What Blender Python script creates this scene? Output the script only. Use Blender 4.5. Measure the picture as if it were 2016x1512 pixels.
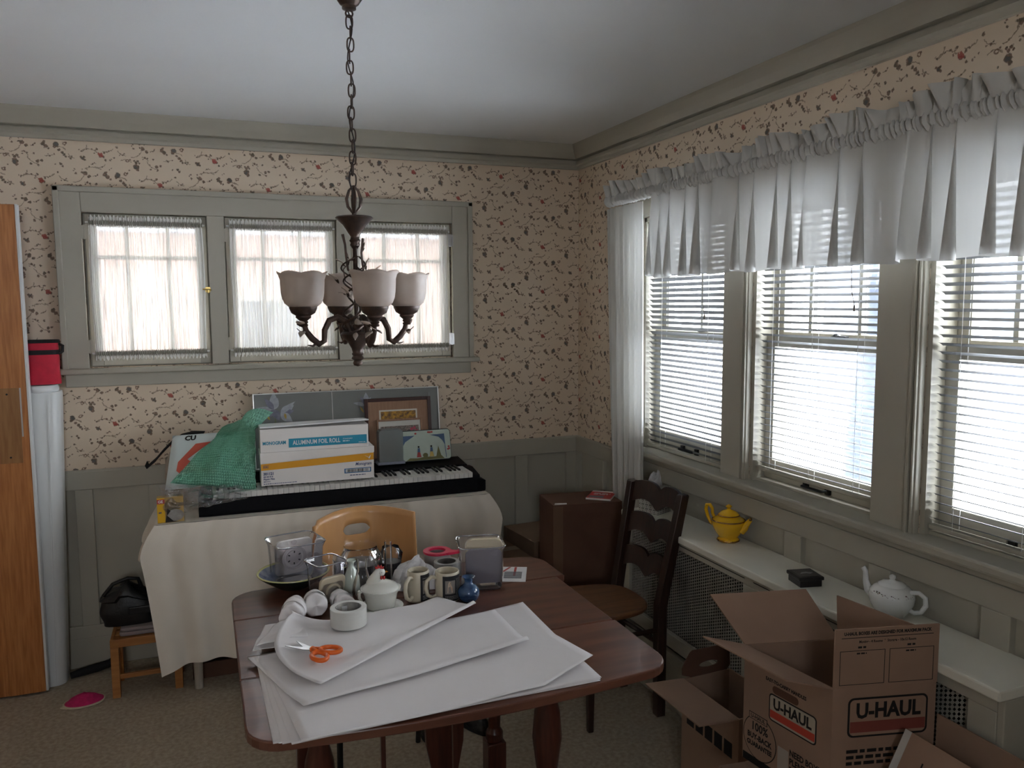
import bpy, bmesh, math, random
from mathutils import Vector, Matrix, noise as mnoise
random.seed(7)
sc = bpy.context.scene
for o in list(bpy.data.objects): bpy.data.objects.remove(o, do_unlink=True)
COL = sc.collection
R = math.radians

# ------------------------------------------------------------------ camera
cam_d = bpy.data.cameras.new('camera'); cam = bpy.data.objects.new('camera', cam_d); COL.objects.link(cam)
cam_d.sensor_width = 36; cam_d.lens = 1587.4/2016*36; cam_d.clip_start = .02; cam_d.clip_end = 200
def cam_matrix(loc, yaw, pitch, roll):
    f = Vector((math.sin(yaw)*math.cos(pitch), math.cos(yaw)*math.cos(pitch), -math.sin(pitch)))
    r = Vector((math.cos(yaw), -math.sin(yaw), 0)); u = r.cross(f)
    r2 = r*math.cos(roll)+u*math.sin(roll); u2 = -r*math.sin(roll)+u*math.cos(roll)
    m = Matrix((r2, u2, -f)).transposed().to_4x4(); m.translation = loc
    return m
cam.matrix_world = cam_matrix(Vector((-1.9747, -4.092, 1.6745)), R(21.057), R(5.729), R(-.3317))
sc.camera = cam

# ------------------------------------------------------------------ sky, exposure
w = bpy.data.worlds.new('overcast_sky'); sc.world = w; w.use_nodes = True
w.node_tree.nodes['Background'].inputs[0].default_value = (.88, .935, 1.0, 1)
w.node_tree.nodes['Background'].inputs[1].default_value = 15.0
vs = sc.view_settings
sc.display_settings.display_device = 'sRGB'
vs.view_transform = 'Standard'; vs.look = 'None'; vs.gamma = 1; vs.use_curve_mapping = False
vs.exposure = 1.0
cy = sc.cycles
cy.max_bounces = 6; cy.diffuse_bounces = 4; cy.glossy_bounces = 3; cy.transmission_bounces = 4; cy.transparent_max_bounces = 28
cy.caustics_reflective = False; cy.caustics_refractive = False; cy.use_adaptive_sampling = True; cy.adaptive_threshold = .1; cy.use_light_tree = False; cy.sample_clamp_indirect = 12
def portal(name, loc, rot, sx, sy):
    d = bpy.data.lights.new(name, 'AREA'); d.shape = 'RECTANGLE'; d.size = sx; d.size_y = sy; d.energy = 1
    d.cycles.is_portal = True
    o = bpy.data.objects.new(name, d); COL.objects.link(o); o.location = loc; o.rotation_euler = rot
portal('daylight_right', (.30, -1.83, 1.53), (0, R(90), 0), 1.15, 2.35)
portal('daylight_back', (-1.593, .20, 1.74), (R(-90), 0, 0), 1.75, .72)
portal('fill_rear', (-2.3, -5.76, 1.85), (R(90), 0, 0), .62, .55)  # serves the fill window added in the rear wall

# ------------------------------------------------------------------ materials
MATS = {}
def nt(m): return m.node_tree.nodes, m.node_tree.links
def mat(name, rgb, rough=.55, metal=0, var=0, vscale=8, bump=0, bscale=60, stretch=(1,1,1), rgb2=None, spec=.5, coat=0, trans=0, alpha=None, transl=0, detail=4):
    """principled material with procedural colour variation and fine relief"""
    if name in MATS: return MATS[name]
    m = bpy.data.materials.new(name); m.use_nodes = True; MATS[name] = m
    N, L = nt(m); b = N['Principled BSDF']
    b.inputs['Roughness'].default_value = rough; b.inputs['Metallic'].default_value = metal
    b.inputs['Specular IOR Level'].default_value = spec; b.inputs['Coat Weight'].default_value = coat
    tc = N.new('ShaderNodeTexCoord'); mp = N.new('ShaderNodeMapping'); mp.inputs['Scale'].default_value = stretch
    L.new(tc.outputs['Object'], mp.inputs[0])
    n = N.new('ShaderNodeTexNoise'); n.inputs['Scale'].default_value = vscale; n.inputs['Detail'].default_value = detail
    L.new(mp.outputs[0], n.inputs['Vector'])
    r = N.new('ShaderNodeValToRGB')
    c2 = rgb2 if rgb2 else tuple(c*(1-var) for c in rgb)
    r.color_ramp.elements[0].color = (*c2, 1); r.color_ramp.elements[1].color = (*rgb, 1)
    r.color_ramp.elements[0].position = .35; r.color_ramp.elements[1].position = .65
    L.new(n.outputs[0], r.inputs[0]); L.new(r.outputs[0], b.inputs['Base Color'])
    if bump:
        n2 = N.new('ShaderNodeTexNoise'); n2.inputs['Scale'].default_value = bscale; n2.inputs['Detail'].default_value = 3
        L.new(mp.outputs[0], n2.inputs['Vector'])
        bp = N.new('ShaderNodeBump'); bp.inputs['Strength'].default_value = bump; bp.inputs['Distance'].default_value = .004
        L.new(n2.outputs[0], bp.inputs['Height']); L.new(bp.outputs[0], b.inputs['Normal'])
    if transl:
        out = N['Material Output']; t = N.new('ShaderNodeBsdfTranslucent'); mx = N.new('ShaderNodeMixShader')
        L.new(r.outputs[0], t.inputs[0]); mx.inputs[0].default_value = transl
        L.new(b.outputs[0], mx.inputs[1]); L.new(t.outputs[0], mx.inputs[2]); L.new(mx.outputs[0], out.inputs[0])
    return m
def clear(name, tint=(1,1,1), gloss=.12, haze=0, hazecol=(.8,.8,.85), rough=.03, bump=0, bscale=80):
    """thin clear glass or plastic: transparent with a glossy skin and a little haze"""
    if name in MATS: return MATS[name]
    m = bpy.data.materials.new(name); m.use_nodes = True; MATS[name] = m
    N, L = nt(m); N.remove(N['Principled BSDF']); out = N['Material Output']
    t = N.new('ShaderNodeBsdfTransparent'); t.inputs[0].default_value = (*tint, 1)
    g = N.new('ShaderNodeBsdfGlossy'); g.inputs['Roughness'].default_value = rough
    fr = N.new('ShaderNodeFresnel'); fr.inputs[0].default_value = 1.45
    ad = N.new('ShaderNodeMath'); ad.operation = 'MULTIPLY'; ad.inputs[1].default_value = gloss/.04*.35; ad.use_clamp = True
    L.new(fr.outputs[0], ad.inputs[0])
    mx = N.new('ShaderNodeMixShader'); L.new(ad.outputs[0], mx.inputs[0]); L.new(g.outputs[0], mx.inputs[2])
    base = t.outputs[0]
    if bump:
        tc = N.new('ShaderNodeTexCoord'); n2 = N.new('ShaderNodeTexNoise'); n2.inputs['Scale'].default_value = bscale
        L.new(tc.outputs['Object'], n2.inputs['Vector'])
        bp = N.new('ShaderNodeBump'); bp.inputs['Strength'].default_value = bump; bp.inputs['Distance'].default_value = .01
        L.new(n2.outputs[0], bp.inputs['Height']); L.new(bp.outputs[0], g.inputs['Normal']); L.new(bp.outputs[0], fr.inputs['Normal'])
    if haze:
        d = N.new('ShaderNodeBsdfDiffuse'); d.inputs[0].default_value = (*hazecol, 1)
        tl = N.new('ShaderNodeBsdfTranslucent'); tl.inputs[0].default_value = (*hazecol, 1)
        a = N.new('ShaderNodeMixShader'); a.inputs[0].default_value = .4; L.new(d.outputs[0], a.inputs[1]); L.new(tl.outputs[0], a.inputs[2])
        h = N.new('ShaderNodeMixShader'); h.inputs[0].default_value = haze; L.new(t.outputs[0], h.inputs[1]); L.new(a.outputs[0], h.inputs[2])
        base = h.outputs[0]
    L.new(base, mx.inputs[1]); L.new(mx.outputs[0], out.inputs[0])
    return m
def cloth_mat(name, rgb, transp=.3, transl=.6, axis='X', scale=140, contrast=.25):
    """woven curtain cloth: some light goes straight through, some is scattered; gathers change the thread density"""
    if name in MATS: return MATS[name]
    m = bpy.data.materials.new(name); m.use_nodes = True; MATS[name] = m
    N, L = nt(m); N.remove(N['Principled BSDF']); out = N['Material Output']
    tr = N.new('ShaderNodeBsdfTransparent'); d = N.new('ShaderNodeBsdfDiffuse'); tl = N.new('ShaderNodeBsdfTranslucent')
    d.inputs[0].default_value = (*rgb, 1); tl.inputs[0].default_value = (*rgb, 1)
    a = N.new('ShaderNodeMixShader'); a.inputs[0].default_value = transl
    L.new(d.outputs[0], a.inputs[1]); L.new(tl.outputs[0], a.inputs[2])
    tc = N.new('ShaderNodeTexCoord'); mp = N.new('ShaderNodeMapping')
    mp.inputs['Scale'].default_value = (1, .03, .03) if axis == 'X' else (.03, 1, .03)
    n = N.new('ShaderNodeTexNoise'); n.inputs['Scale'].default_value = scale; n.inputs['Detail'].default_value = 3
    L.new(tc.outputs['Object'], mp.inputs[0]); L.new(mp.outputs[0], n.inputs['Vector'])
    mr = N.new('ShaderNodeMapRange'); mr.inputs[1].default_value = .3; mr.inputs[2].default_value = .7
    mr.inputs[3].default_value = max(0, transp-contrast); mr.inputs[4].default_value = transp+contrast
    L.new(n.outputs[0], mr.inputs[0])
    mx = N.new('ShaderNodeMixShader'); L.new(mr.outputs[0], mx.inputs[0]); L.new(a.outputs[0], mx.inputs[1]); L.new(tr.outputs[0], mx.inputs[2])
    L.new(mx.outputs[0], out.inputs[0])
    return m
def wood(name, rgb, rgb2, scale=6, axis=0, rough=.4, spec=.5, coat=0, ring=10):
    st = [ring, ring, ring]; st[axis] = 1
    return mat(name, rgb, rough, rgb2=rgb2, vscale=scale, stretch=tuple(st), bump=.06, bscale=scale*3, spec=spec, coat=coat, detail=8)

def wallpaper():
    """cream wallpaper with a half-drop repeat of little flowers, leaves and vines"""
    m = bpy.data.materials.new('floral_wallpaper'); m.use_nodes = True
    N, L = nt(m); b = N['Principled BSDF']; b.inputs['Roughness'].default_value = .75; b.inputs['Specular IOR Level'].default_value = .25
    def math_(op, a, b_=None, c=None):
        n = N.new('ShaderNodeMath'); n.operation = op
        for i, x in enumerate((a, b_, c)):
            if x is None: continue
            if isinstance(x, (int, float)): n.inputs[i].default_value = x
            else: L.new(x, n.inputs[i])
        return n.outputs[0]
    g = N.new('ShaderNodeNewGeometry'); sp = N.new('ShaderNodeSeparateXYZ'); L.new(g.outputs['Position'], sp.inputs[0])
    W, H = .238, .242
    nz = N.new('ShaderNodeTexNoise'); nz.inputs['Scale'].default_value = 120; nz.inputs['Detail'].default_value = 1
    L.new(g.outputs['Position'], nz.inputs['Vector'])
    nsp = N.new('ShaderNodeSeparateColor'); L.new(nz.outputs['Color'], nsp.inputs[0])
    wob = math_('MULTIPLY', math_('SUBTRACT', nsp.outputs[0], .5), .011); wob2 = math_('MULTIPLY', math_('SUBTRACT', nsp.outputs[1], .5), .011)
    # walls meet at x = y = 0, so x - y runs on round the corner
    u = math_('ADD', math_('SUBTRACT', sp.outputs[0], sp.outputs[1]), 20*W+.17)
    v = math_('ADD', sp.outputs[2], 20*H)
    col = math_('FLOOR', math_('DIVIDE', u, W))
    lu = math_('SUBTRACT', u, math_('MULTIPLY', col, W))
    v2 = math_('ADD', v, math_('MULTIPLY', col, H/2))
    lv = math_('MODULO', v2, H)
    cb = N.new('ShaderNodeCombineXYZ'); L.new(math_('ADD', lu, wob), cb.inputs[0]); L.new(math_('ADD', lv, wob2), cb.inputs[1])
    P = cb.outputs[0]
    k = W/500
    # (x, y, r) in a 500 x 508 cell, y up; groups of petals and leaves
    leaf = [(425,330,10),(442,300,9),(432,365,9),(372,398,10),(350,360,7),(360,385,6),
            (200,505,26),(212,478,14),(60,372,12),(84,350,14),(98,330,12),(112,312,9),
            (250,305,16),(236,318,9),(266,296,10),(262,318,8),(264,168,19),(296,142,14),(240,176,9),
            (430,166,18),(452,144,17),(440,184,10),(474,124,9),(536-500,420,24),(24,398,13),
            (540-500,168-0,10),(566-500,246,11),(580-500,226,10),(20,330,7),
            (200,36,12),(216,52,12),(186,52,9),(228,34,9),(380,6,14),(414,14,12),(386,-26,10),(326,-20,11),
            (180,204,7),(186,166,10),(170,190,5),(352,74,9),(240,205,6),(280,210,6),(486,228,6),(470,215,5),(300,232,6),
            (330,395,7),(290,392,6),(240,372,7),(225,385,5),(455,372,7),(470,385,6),(90,100,8),(104,112,7),(64,96,6),(280,88,8),(300,80,7),(262,70,6),(480,60,8),(468,74,6),(350,150,7),(365,162,6),(150,300,8),(136,312,7),(160,318,6),(20,240,7),(480,300,7),(492,312,5),(330,260,7),(345,270,6),
            (410,235,6),(120,440,8),(140,470,6),(150,62,7),(14,70,7)]
    ring = [(106,432,15),(126,50,15),(400,332,13)]
    red = [(400,345,20),(388,352,12),(412,336,12),(404,358,8)]
    blue = [(40,420,17),(196,500,14),(30,428,10),(250,306,9)]
    vine = [(300,300,95,(310,390,70)),(330,80,150,(330,228,70)),(150,190,110,(215,105,60)),(440,470,95,(470,376,50)),
            (110,-10,70,(120,60,50)),(60,330,70,(75,400,45)),(400,90,110,(330,0,60)),(380,300,70,(405,235,40)),(230,430,60,(275,392,40)),(120,180,85,(80,110,42)),(250,20,70,(285,80,32)),(460,150,90,(475,66,34)),(330,190,45,(352,152,26)),(190,360,60,(150,312,34)),(350,210,55,(338,262,24))]
    def copies(e):
        out = []
        for dx, dy in ((0,0),(500,-254),(500,254),(-500,254),(-500,-254),(0,508),(0,-508)):
            x, y = e[0]+dx, e[1]+dy
            r = e[2] if len(e) == 3 else e[3][2]
            X, Y = (x, y) if len(e) == 3 else (e[3][0]+dx, e[3][1]+dy)
            if -r < X < 500+r and -r < Y < 508+r: out.append((x, y, dx, dy))
        return out
    def dist(x, y):
        n = N.new('ShaderNodeVectorMath'); n.operation = 'DISTANCE'; L.new(P, n.inputs[0]); n.inputs[1].default_value = (x*k, y*k, 0)
        return n.outputs['Value']
    def group(els, kind):
        acc = None
        for e in els:
            for (x, y, dx, dy) in copies(e):
                d = dist(x, y)
                if kind == 'disc': s = math_('SUBTRACT', d, e[2]*k)
                elif kind == 'ring': s = math_('SUBTRACT', math_('ABSOLUTE', math_('SUBTRACT', d, e[2]*k*.8)), 4.5*k)
                else:
                    s = math_('SUBTRACT', math_('ABSOLUTE', math_('SUBTRACT', d, e[2]*k)), 3.0*k)
                    s = math_('MAXIMUM', s, math_('SUBTRACT', dist(e[3][0]+dx, e[3][1]+dy), e[3][2]*k))
                acc = s if acc is None else math_('MINIMUM', acc, s)
        mr = N.new('ShaderNodeMapRange'); mr.inputs[1].default_value = .0012; mr.inputs[2].default_value = -.0012
        L.new(acc, mr.inputs[0]); return mr.outputs[0]
    ptone = N.new('ShaderNodeTexNoise'); ptone.inputs['Scale'].default_value = 90; L.new(g.outputs['Position'], ptone.inputs['Vector'])
    rp = N.new('ShaderNodeValToRGB'); rp.color_ramp.elements[0].color = (.115,.085,.06,1); rp.color_ramp.elements[1].color = (.25,.15,.11,1)
    rp.color_ramp.elements[0].position = .42; rp.color_ramp.elements[1].position = .6
    L.new(ptone.outputs[0], rp.inputs[0])
    def over(base, fac, colour, amt=1):
        mx = N.new('ShaderNodeMix'); mx.data_type = 'RGBA'
        L.new(math_('MULTIPLY', fac, amt), mx.inputs[0])
        for s, c in ((6, base), (7, colour)):
            if isinstance(c, tuple): mx.inputs[s].default_value = (*c, 1)
            else: L.new(c, mx.inputs[s])
        return mx.outputs[2]
    c = (.74,.61,.47)
    c = over(c, group(vine, 'vine'), (.22,.15,.095), .85)
    c = over(c, group(leaf, 'disc'), rp.outputs[0], .9)
    c = over(c, group(ring, 'ring'), (.22,.13,.09), .9)
    c = over(c, group(blue, 'disc'), (.15,.145,.14), .85)
    c = over(c, group(red, 'disc'), (.42,.09,.07), .9)
    L.new(c, b.inputs['Base Color'])
    MATS['floral_wallpaper'] = m
    return m

def grille_mat():
    return mat('cane_metal', (.30,.29,.25), .6, var=.1)

# ------------------------------------------------------------------ mesh builder
I4 = Matrix.Identity(4)
def T(x=0, y=0, z=0): return Matrix.Translation((x, y, z))
def RX(a): return Matrix.Rotation(R(a), 4, 'X')
def RY(a): return Matrix.Rotation(R(a), 4, 'Y')
def RZ(a): return Matrix.Rotation(R(a), 4, 'Z')
class MB:
    def __init__(s, M=I4): s.v = []; s.f = []; s.M = M
    def add(s, vs_, fs, M=None):
        k = len(s.v); A = s.M @ M if M is not None else s.M
        s.v += [A @ Vector(p) for p in vs_]; s.f += [tuple(i+k for i in f) for f in fs]
        return s
    def box(s, a, b, M=None):
        (x0,y0,z0),(x1,y1,z1) = a, b
        x0,x1 = min(x0,x1),max(x0,x1); y0,y1 = min(y0,y1),max(y0,y1); z0,z1 = min(z0,z1),max(z0,z1)
        return s.add([(x0,y0,z0),(x1,y0,z0),(x1,y1,z0),(x0,y1,z0),(x0,y0,z1),(x1,y0,z1),(x1,y1,z1),(x0,y1,z1)],
                     [(0,3,2,1),(4,5,6,7),(0,1,5,4),(1,2,6,5),(2,3,7,6),(3,0,4,7)], M)
    def prism(s, poly, h0, h1, M=None):
        """polygon in XY extruded along Z"""
        n = len(poly)
        return s.add([(x,y,h0) for x,y in poly]+[(x,y,h1) for x,y in poly],
                     [tuple(range(n-1,-1,-1)), tuple(range(n,2*n))]+[(i,(i+1)%n,n+(i+1)%n,n+i) for i in range(n)], M)
    def lathe(s, prof, n=24, M=None, lobes=0, lobe=0, cap=True, lobefn=None):
        vs_ = []; m = len(prof)
        for j in range(n):
            a = 2*math.pi*j/n
            for i,(r,z) in enumerate(prof):
                q = 1+(lobe*lobefn(i/(m-1))*abs(math.cos(a*lobes/2)) if lobefn else (lobe*math.cos(a*lobes) if lobes else 0))
                vs_.append((r*q*math.cos(a), r*q*math.sin(a), z))
        fs = [(j*m+i, ((j+1)%n)*m+i, ((j+1)%n)*m+i+1, j*m+i+1) for j in range(n) for i in range(m-1)]
        if cap:
            if prof[0][0] > 1e-5: fs.append(tuple(j*m for j in range(n-1,-1,-1)))
            if prof[-1][0] > 1e-5: fs.append(tuple(j*m+m-1 for j in range(n)))
        return s.add(vs_, fs, M)
    def tube(s, pts, r=.01, n=8, closed=False, M=None):
        pts = [Vector(p) for p in pts]; m = len(pts); rs = r if isinstance(r, (list,tuple)) else [r]*m
        vs_ = []; up = None
        for i,p in enumerate(pts):
            if closed: t = pts[(i+1)%m]-pts[i-1]
            else: t = pts[min(i+1,m-1)]-pts[max(i-1,0)]
            t.normalize()
            if up is None: up = t.orthogonal().normalized()
            else:
                up = (up-t*up.dot(t))
                up = up.normalized() if up.length > 1e-6 else t.orthogonal().normalized()
            q = t.cross(up)
            for j in range(n):
                a = 2*math.pi*j/n; vs_.append(p+(up*math.cos(a)+q*math.sin(a))*rs[i])
        fs = []
        for i in range(m if closed else m-1):
            for j in range(n):
                i2 = (i+1)%m; fs.append((i*n+j, i*n+(j+1)%n, i2*n+(j+1)%n, i2*n+j))
        if not closed: fs += [tuple(range(n-1,-1,-1)), tuple((m-1)*n+j for j in range(n))]
        return s.add(vs_, fs, M)
    def grid(s, fn, nu, nv, M=None, wrapu=False):
        vs_ = [fn(i/(nu if wrapu else nu-1), j/(nv-1)) for i in range(nu) for j in range(nv)]
        fs = [(i*nv+j, ((i+1)%nu)*nv+j, ((i+1)%nu)*nv+j+1, i*nv+j+1) for i in range(nu if wrapu else nu-1) for j in range(nv-1)]
        return s.add(vs_, fs, M)
    def build(s, name, m, parent=None, smooth=False, bevel=0, solid=0, sub=0, seg=2):
        me = bpy.data.meshes.new(name); me.from_pydata([tuple(p) for p in s.v], [], s.f); me.update()
        bm = bmesh.new(); bm.from_mesh(me); bmesh.ops.recalc_face_normals(bm, faces=bm.faces); bm.to_mesh(me); bm.free()
        me.materials.append(m)
        if smooth: me.polygons.foreach_set('use_smooth', [True]*len(me.polygons))
        o = bpy.data.objects.new(name, me); COL.objects.link(o)
        if parent: o.parent = parent
        if solid:
            q = o.modifiers.new('thickness', 'SOLIDIFY'); q.thickness = solid; q.offset = 0
        if bevel:
            q = o.modifiers.new('edge', 'BEVEL'); q.width = bevel; q.segments = seg; q.limit_method = 'ANGLE'
        if sub:
            q = o.modifiers.new('soft', 'SUBSURF'); q.levels = sub; q.render_levels = sub
        if smooth: me.set_sharp_from_angle(angle=R(35 if bevel else 52))
        return o
def box_obj(name, a, b, m, parent=None, bevel=0, M=I4): return MB(M).box(a, b).build(name, m, parent, bevel=bevel)
def tag(o, label=None, cat=None, group=None, kind=None):
    if label: o['label'] = label
    if cat: o['category'] = cat
    if group: o['group'] = group
    if kind: o['kind'] = kind
    return o
def thing(name, label, cat, loc=(0,0,0), rz=0, group=None):
    o = bpy.data.objects.new(name, None); COL.objects.link(o); o.empty_display_size = .05
    o.location = loc; o.rotation_euler = (0, 0, R(rz))
    return tag(o, label, cat, group)
def struct(name, loc=(0,0,0)):
    o = bpy.data.objects.new(name, None); COL.objects.link(o); o.empty_display_size = .05; o.location = loc; o['kind'] = 'structure'; return o
def share(src, parent, M):
    o = bpy.data.objects.new(src.name.split('.')[0], src.data); COL.objects.link(o); o.parent = parent; o.matrix_local = M
    for q in src.modifiers:
        n = o.modifiers.new(q.name, q.type)
        for a in ('width','segments','limit_method','thickness','offset','levels','render_levels'):
            if hasattr(q, a): setattr(n, a, getattr(q, a))
    return o
def text(body, size, m, parent, M, align='LEFT', bold=0, sx=1, name='lettering', shear=0):
    """flat lettering lying in the XY plane of M"""
    c = bpy.data.curves.new(name, 'FONT'); c.body = body; c.size = size; c.align_x = align; c.align_y = 'CENTER'; c.offset = bold; c.resolution_u = 2; c.shear = shear
    t = bpy.data.objects.new('t', c); COL.objects.link(t)
    dg = bpy.context.evaluated_depsgraph_get(); me = bpy.data.meshes.new_from_object(t.evaluated_get(dg))
    bpy.data.objects.remove(t); me.materials.clear(); me.materials.append(m); me.name = name
    o = bpy.data.objects.new(name, me); COL.objects.link(o); o.parent = parent
    o.matrix_local = M @ Matrix.Diagonal((sx, 1, 1, 1))
    return o
def flat(name, poly, m, parent, M, t=.0006):
    """a printed or glued flat shape of paper thickness lying in the XY plane of M"""
    o = MB().prism(poly, 0, t).build(name, m, parent); o.matrix_local = M; return o
def rect(x0, y0, x1, y1): return [(x0,y0),(x1,y0),(x1,y1),(x0,y1)]
def rrect(x0, y0, x1, y1, r, n=5):
    out = []
    for cx, cy, a0 in ((x1-r,y0+r,-90),(x1-r,y1-r,0),(x0+r,y1-r,90),(x0+r,y0+r,180)):
        for i in range(n+1):
            a = R(a0+90*i/n); out.append((cx+r*math.cos(a), cy+r*math.sin(a)))
    return out
def fine(x0, y, x1, h, m, par, M, rows=1, gap=1.8, seed=1):
    """rows of print too small to read: short bars of ink"""
    rr = random.Random(seed); b = MB()
    for r_ in range(rows):
        x = x0; yy = y-r_*h*gap; end = x1-(x1-x0)*rr.uniform(0,.25)
        while x < end: w_ = min(h*rr.uniform(1.2,3.5), max(end-x, h*.5)); b.box((x,yy-h/2,0),(x+w_,yy+h/2,.0003)); x += w_+h*.7
    o = b.build('fine_print', m, par); o.matrix_local = M; return o
def circ(cx, cy, rx, ry=None, n=16, a0=0): return [(cx+rx*math.cos(2*math.pi*i/n+a0), cy+(ry or rx)*math.sin(2*math.pi*i/n+a0)) for i in range(n)]
def wob(x, y, z, s=1): return mnoise.noise(Vector((x*s, y*s, z*s)))
FRONT = RX(90)     # XY plane stood up facing -y (x right, y up)
# ------------------------------------------------------------------ shared materials
PAPERW = wallpaper()
TRIM = mat('sage_white_paint', (.435,.408,.335), .45, var=.06, vscale=3, bump=.05, bscale=40)
CEIL = mat('ceiling_plaster', (.78,.79,.79), .9, var=.03, vscale=2, bump=.08, bscale=90)
CARPET = mat('beige_carpet', (.46,.385,.29), .95, rgb2=(.34,.28,.21), vscale=60, bump=.7, bscale=420, spec=.1)
GLASS = clear('window_glass', gloss=.05)
BLACKM = mat('black_metal', (.02,.02,.02), .4, metal=.6)
BRONZE = mat('dark_bronze', (.055,.038,.030), .42, metal=.55, rgb2=(.09,.055,.04), vscale=50)
BRASS = mat('aged_brass', (.55,.40,.14), .3, metal=1)
STEEL = mat('steel', (.55,.55,.56), .28, metal=1)
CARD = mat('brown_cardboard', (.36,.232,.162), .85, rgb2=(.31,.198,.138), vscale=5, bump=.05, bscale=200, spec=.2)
CARDD = mat('dark_and_shaded_cardboard', (.13,.065,.042), .8, rgb2=(.105,.052,.034), vscale=4, spec=.25)
INK = mat('black_ink', (.018,.016,.015), .6, spec=.2)
WHITEP = mat('white_paper', (.78,.76,.74), .8, var=.04, vscale=9, spec=.2)

# ------------------------------------------------------------------ room shell
XL, XR, YB, YR, ZC = -3.45, 0.0, 0.0, -5.6, 2.522
fl = tag(MB().box((XL-.15, YR-.15, -.12), (.15, .15, 0)).build('floor', CARPET), kind='structure')
ce = tag(MB().box((XL-.15, YR-.15, ZC), (.15, .15, ZC+.1)).build('ceiling', CEIL), kind='structure')
OX0, OX1, OZ0, OZ1 = -2.449, -.7365, 1.396, 2.087          # back window opening
wb = MB().box((XL-.15,0,0),(OX0,.15,ZC)).box((OX1,0,0),(.15,.15,ZC)).box((OX0,0,0),(OX1,.15,OZ0)).box((OX0,0,OZ1),(OX1,.15,ZC)).build('wall_back', PAPERW)
tag(wb, kind='structure')
RW = [(-.72,-1.375), (-1.535,-2.165), (-2.335,-2.965)]     # right window openings along y
RZ0, RZ1 = .975, 2.07
m = MB().box((0,0,0),(.15,RW[0][0],ZC))
for a, b in ((RW[0][1],RW[1][0]),(RW[1][1],RW[2][0])): m.box((0,a,0),(.15,b,ZC))
m.box((0,RW[2][1],0),(.15,YR-.15,ZC))
for a, b in RW: m.box((0,a,0),(.15,b,RZ0)).box((0,a,RZ1),(.15,b,ZC))
wr = tag(m.build('wall_right', PAPERW), kind='structure')
wl = tag(MB().box((XL-.15,YR,0),(XL,0,ZC)).build('wall_left', PAPERW), kind='structure')
WX0, WX1, WZ0, WZ1 = -2.59, -2.01, 1.60, 2.10                  # unseen window, added behind the camera for fill light
m = MB().box((XL,YR-.15,0),(WX0,YR,ZC)).box((WX1,YR-.15,0),(0,YR,ZC)).box((WX0,YR-.15,0),(WX1,YR,WZ0)).box((WX0,YR-.15,WZ1),(WX1,YR,ZC))
wq = tag(m.build('wall_rear', PAPERW), kind='structure')
wf = struct('fill_window', ((WX0+WX1)/2, YR, WZ0))
m = MB()
hw = (WX1-WX0)/2; hh = WZ1-WZ0
m.box((-hw-.1,-.02,-.1),(-hw,.02,hh+.1)).box((hw,-.02,-.1),(hw+.1,.02,hh+.1)).box((-hw,-.02,hh),(hw,.02,hh+.1)).box((-hw,-.02,-.1),(hw,.03,0)).box((-.03,-.08,0),(.03,0,hh))
m.build('casing', TRIM, wf)
box_obj('pane', (-hw,-.08,0), (hw,-.076,hh), GLASS, wf)

# crown mouldings: flat lower band, groove, sloping cove board
def crown(name, along, x0, x1):
    prof = [(0,2.398),(.018,2.398),(.022,2.412),(.030,2.420),(.026,2.438),(.012,2.441),(.012,2.447),(.036,2.450),(.052,2.478),(.066,2.508),(.070,2.522),(0,2.522)]
    vs_ = []
    for t in (x0, x1):
        for d, z in prof:
            # mitre at the shared corner
            e = t if abs(t) > .01 else -d
            vs_.append((e, -d, z) if along == 'x' else (-d, e, z))
    n = len(prof)
    m = MB().add(vs_, [tuple(range(n)), tuple(range(2*n-1,n-1,-1))]+[(i,(i+1)%n,n+(i+1)%n,n+i) for i in range(n)])
    tag(m.build(name, TRIM), kind='structure')
crown('trim_1', 'x', XL, 0); crown('trim_2', 'y', YR, 0)

# wainscot: rails and stiles proud of recessed panels, each a piece of its wall
def wains(wall, horiz, spans, z0, z1, panel_z0, panel_z1, a0, a1, depth=.026, pd=.003):
    """spans: panel extents along the wall; a0..a1 wall extent"""
    def bx(nm, s0, s1, za, zb, d, bev=.003):
        if horiz: box_obj(nm, (s0,-d,za),(s1,0,zb), TRIM, wall, bevel=bev)
        else: box_obj(nm, (-d,s0,za),(0,s1,zb), TRIM, wall, bevel=bev)
    bx('wainscot_rail', a0, a1, panel_z1, z1, depth); bx('wainscot_rail', a0, a1, z0, panel_z0, depth)
    prev = a0
    for s0, s1 in spans:
        if abs(s0-prev) > .004: bx('wainscot_stile', prev, s0, panel_z0, panel_z1, depth)
        bx('wainscot_panel', s0, s1, panel_z0, panel_z1, pd, 0)
        prev = s1
    if abs(a1-prev) > .004: bx('wainscot_stile', prev, a1, panel_z0, panel_z1, depth)
sp = [(-.317-.307*i, -.083-.307*i) for i in range(11)][::-1]
wains(wb, True, [s for s in sp if s[0] > XL+.02], .14, .9226, .2, .84, XL, 0)
sp = [(-.06,-.278), (-.358,-.62), (-.70,-.985)] + [(-1.068-.397*i, -1.378-.397*i) for i in range(11)]
wains(wr, False, sp, .14, .9226, .2, .848, -.016, YR)
box_obj('chair_rail_cap', (XL,-.022,.915),(0,0,.928), TRIM, wb, bevel=.003)
box_obj('chair_rail_cap', (-.022,-.022,.915),(0,-.55,.928), TRIM, wr, bevel=.003)
tag(box_obj('baseboard_back', (XL,-.02,0),(0,0,.14), TRIM, bevel=.004), kind='structure')
tag(box_obj('baseboard_right', (-.02,-.02,0),(0,YR,.14), TRIM, bevel=.004), kind='structure')

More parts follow.
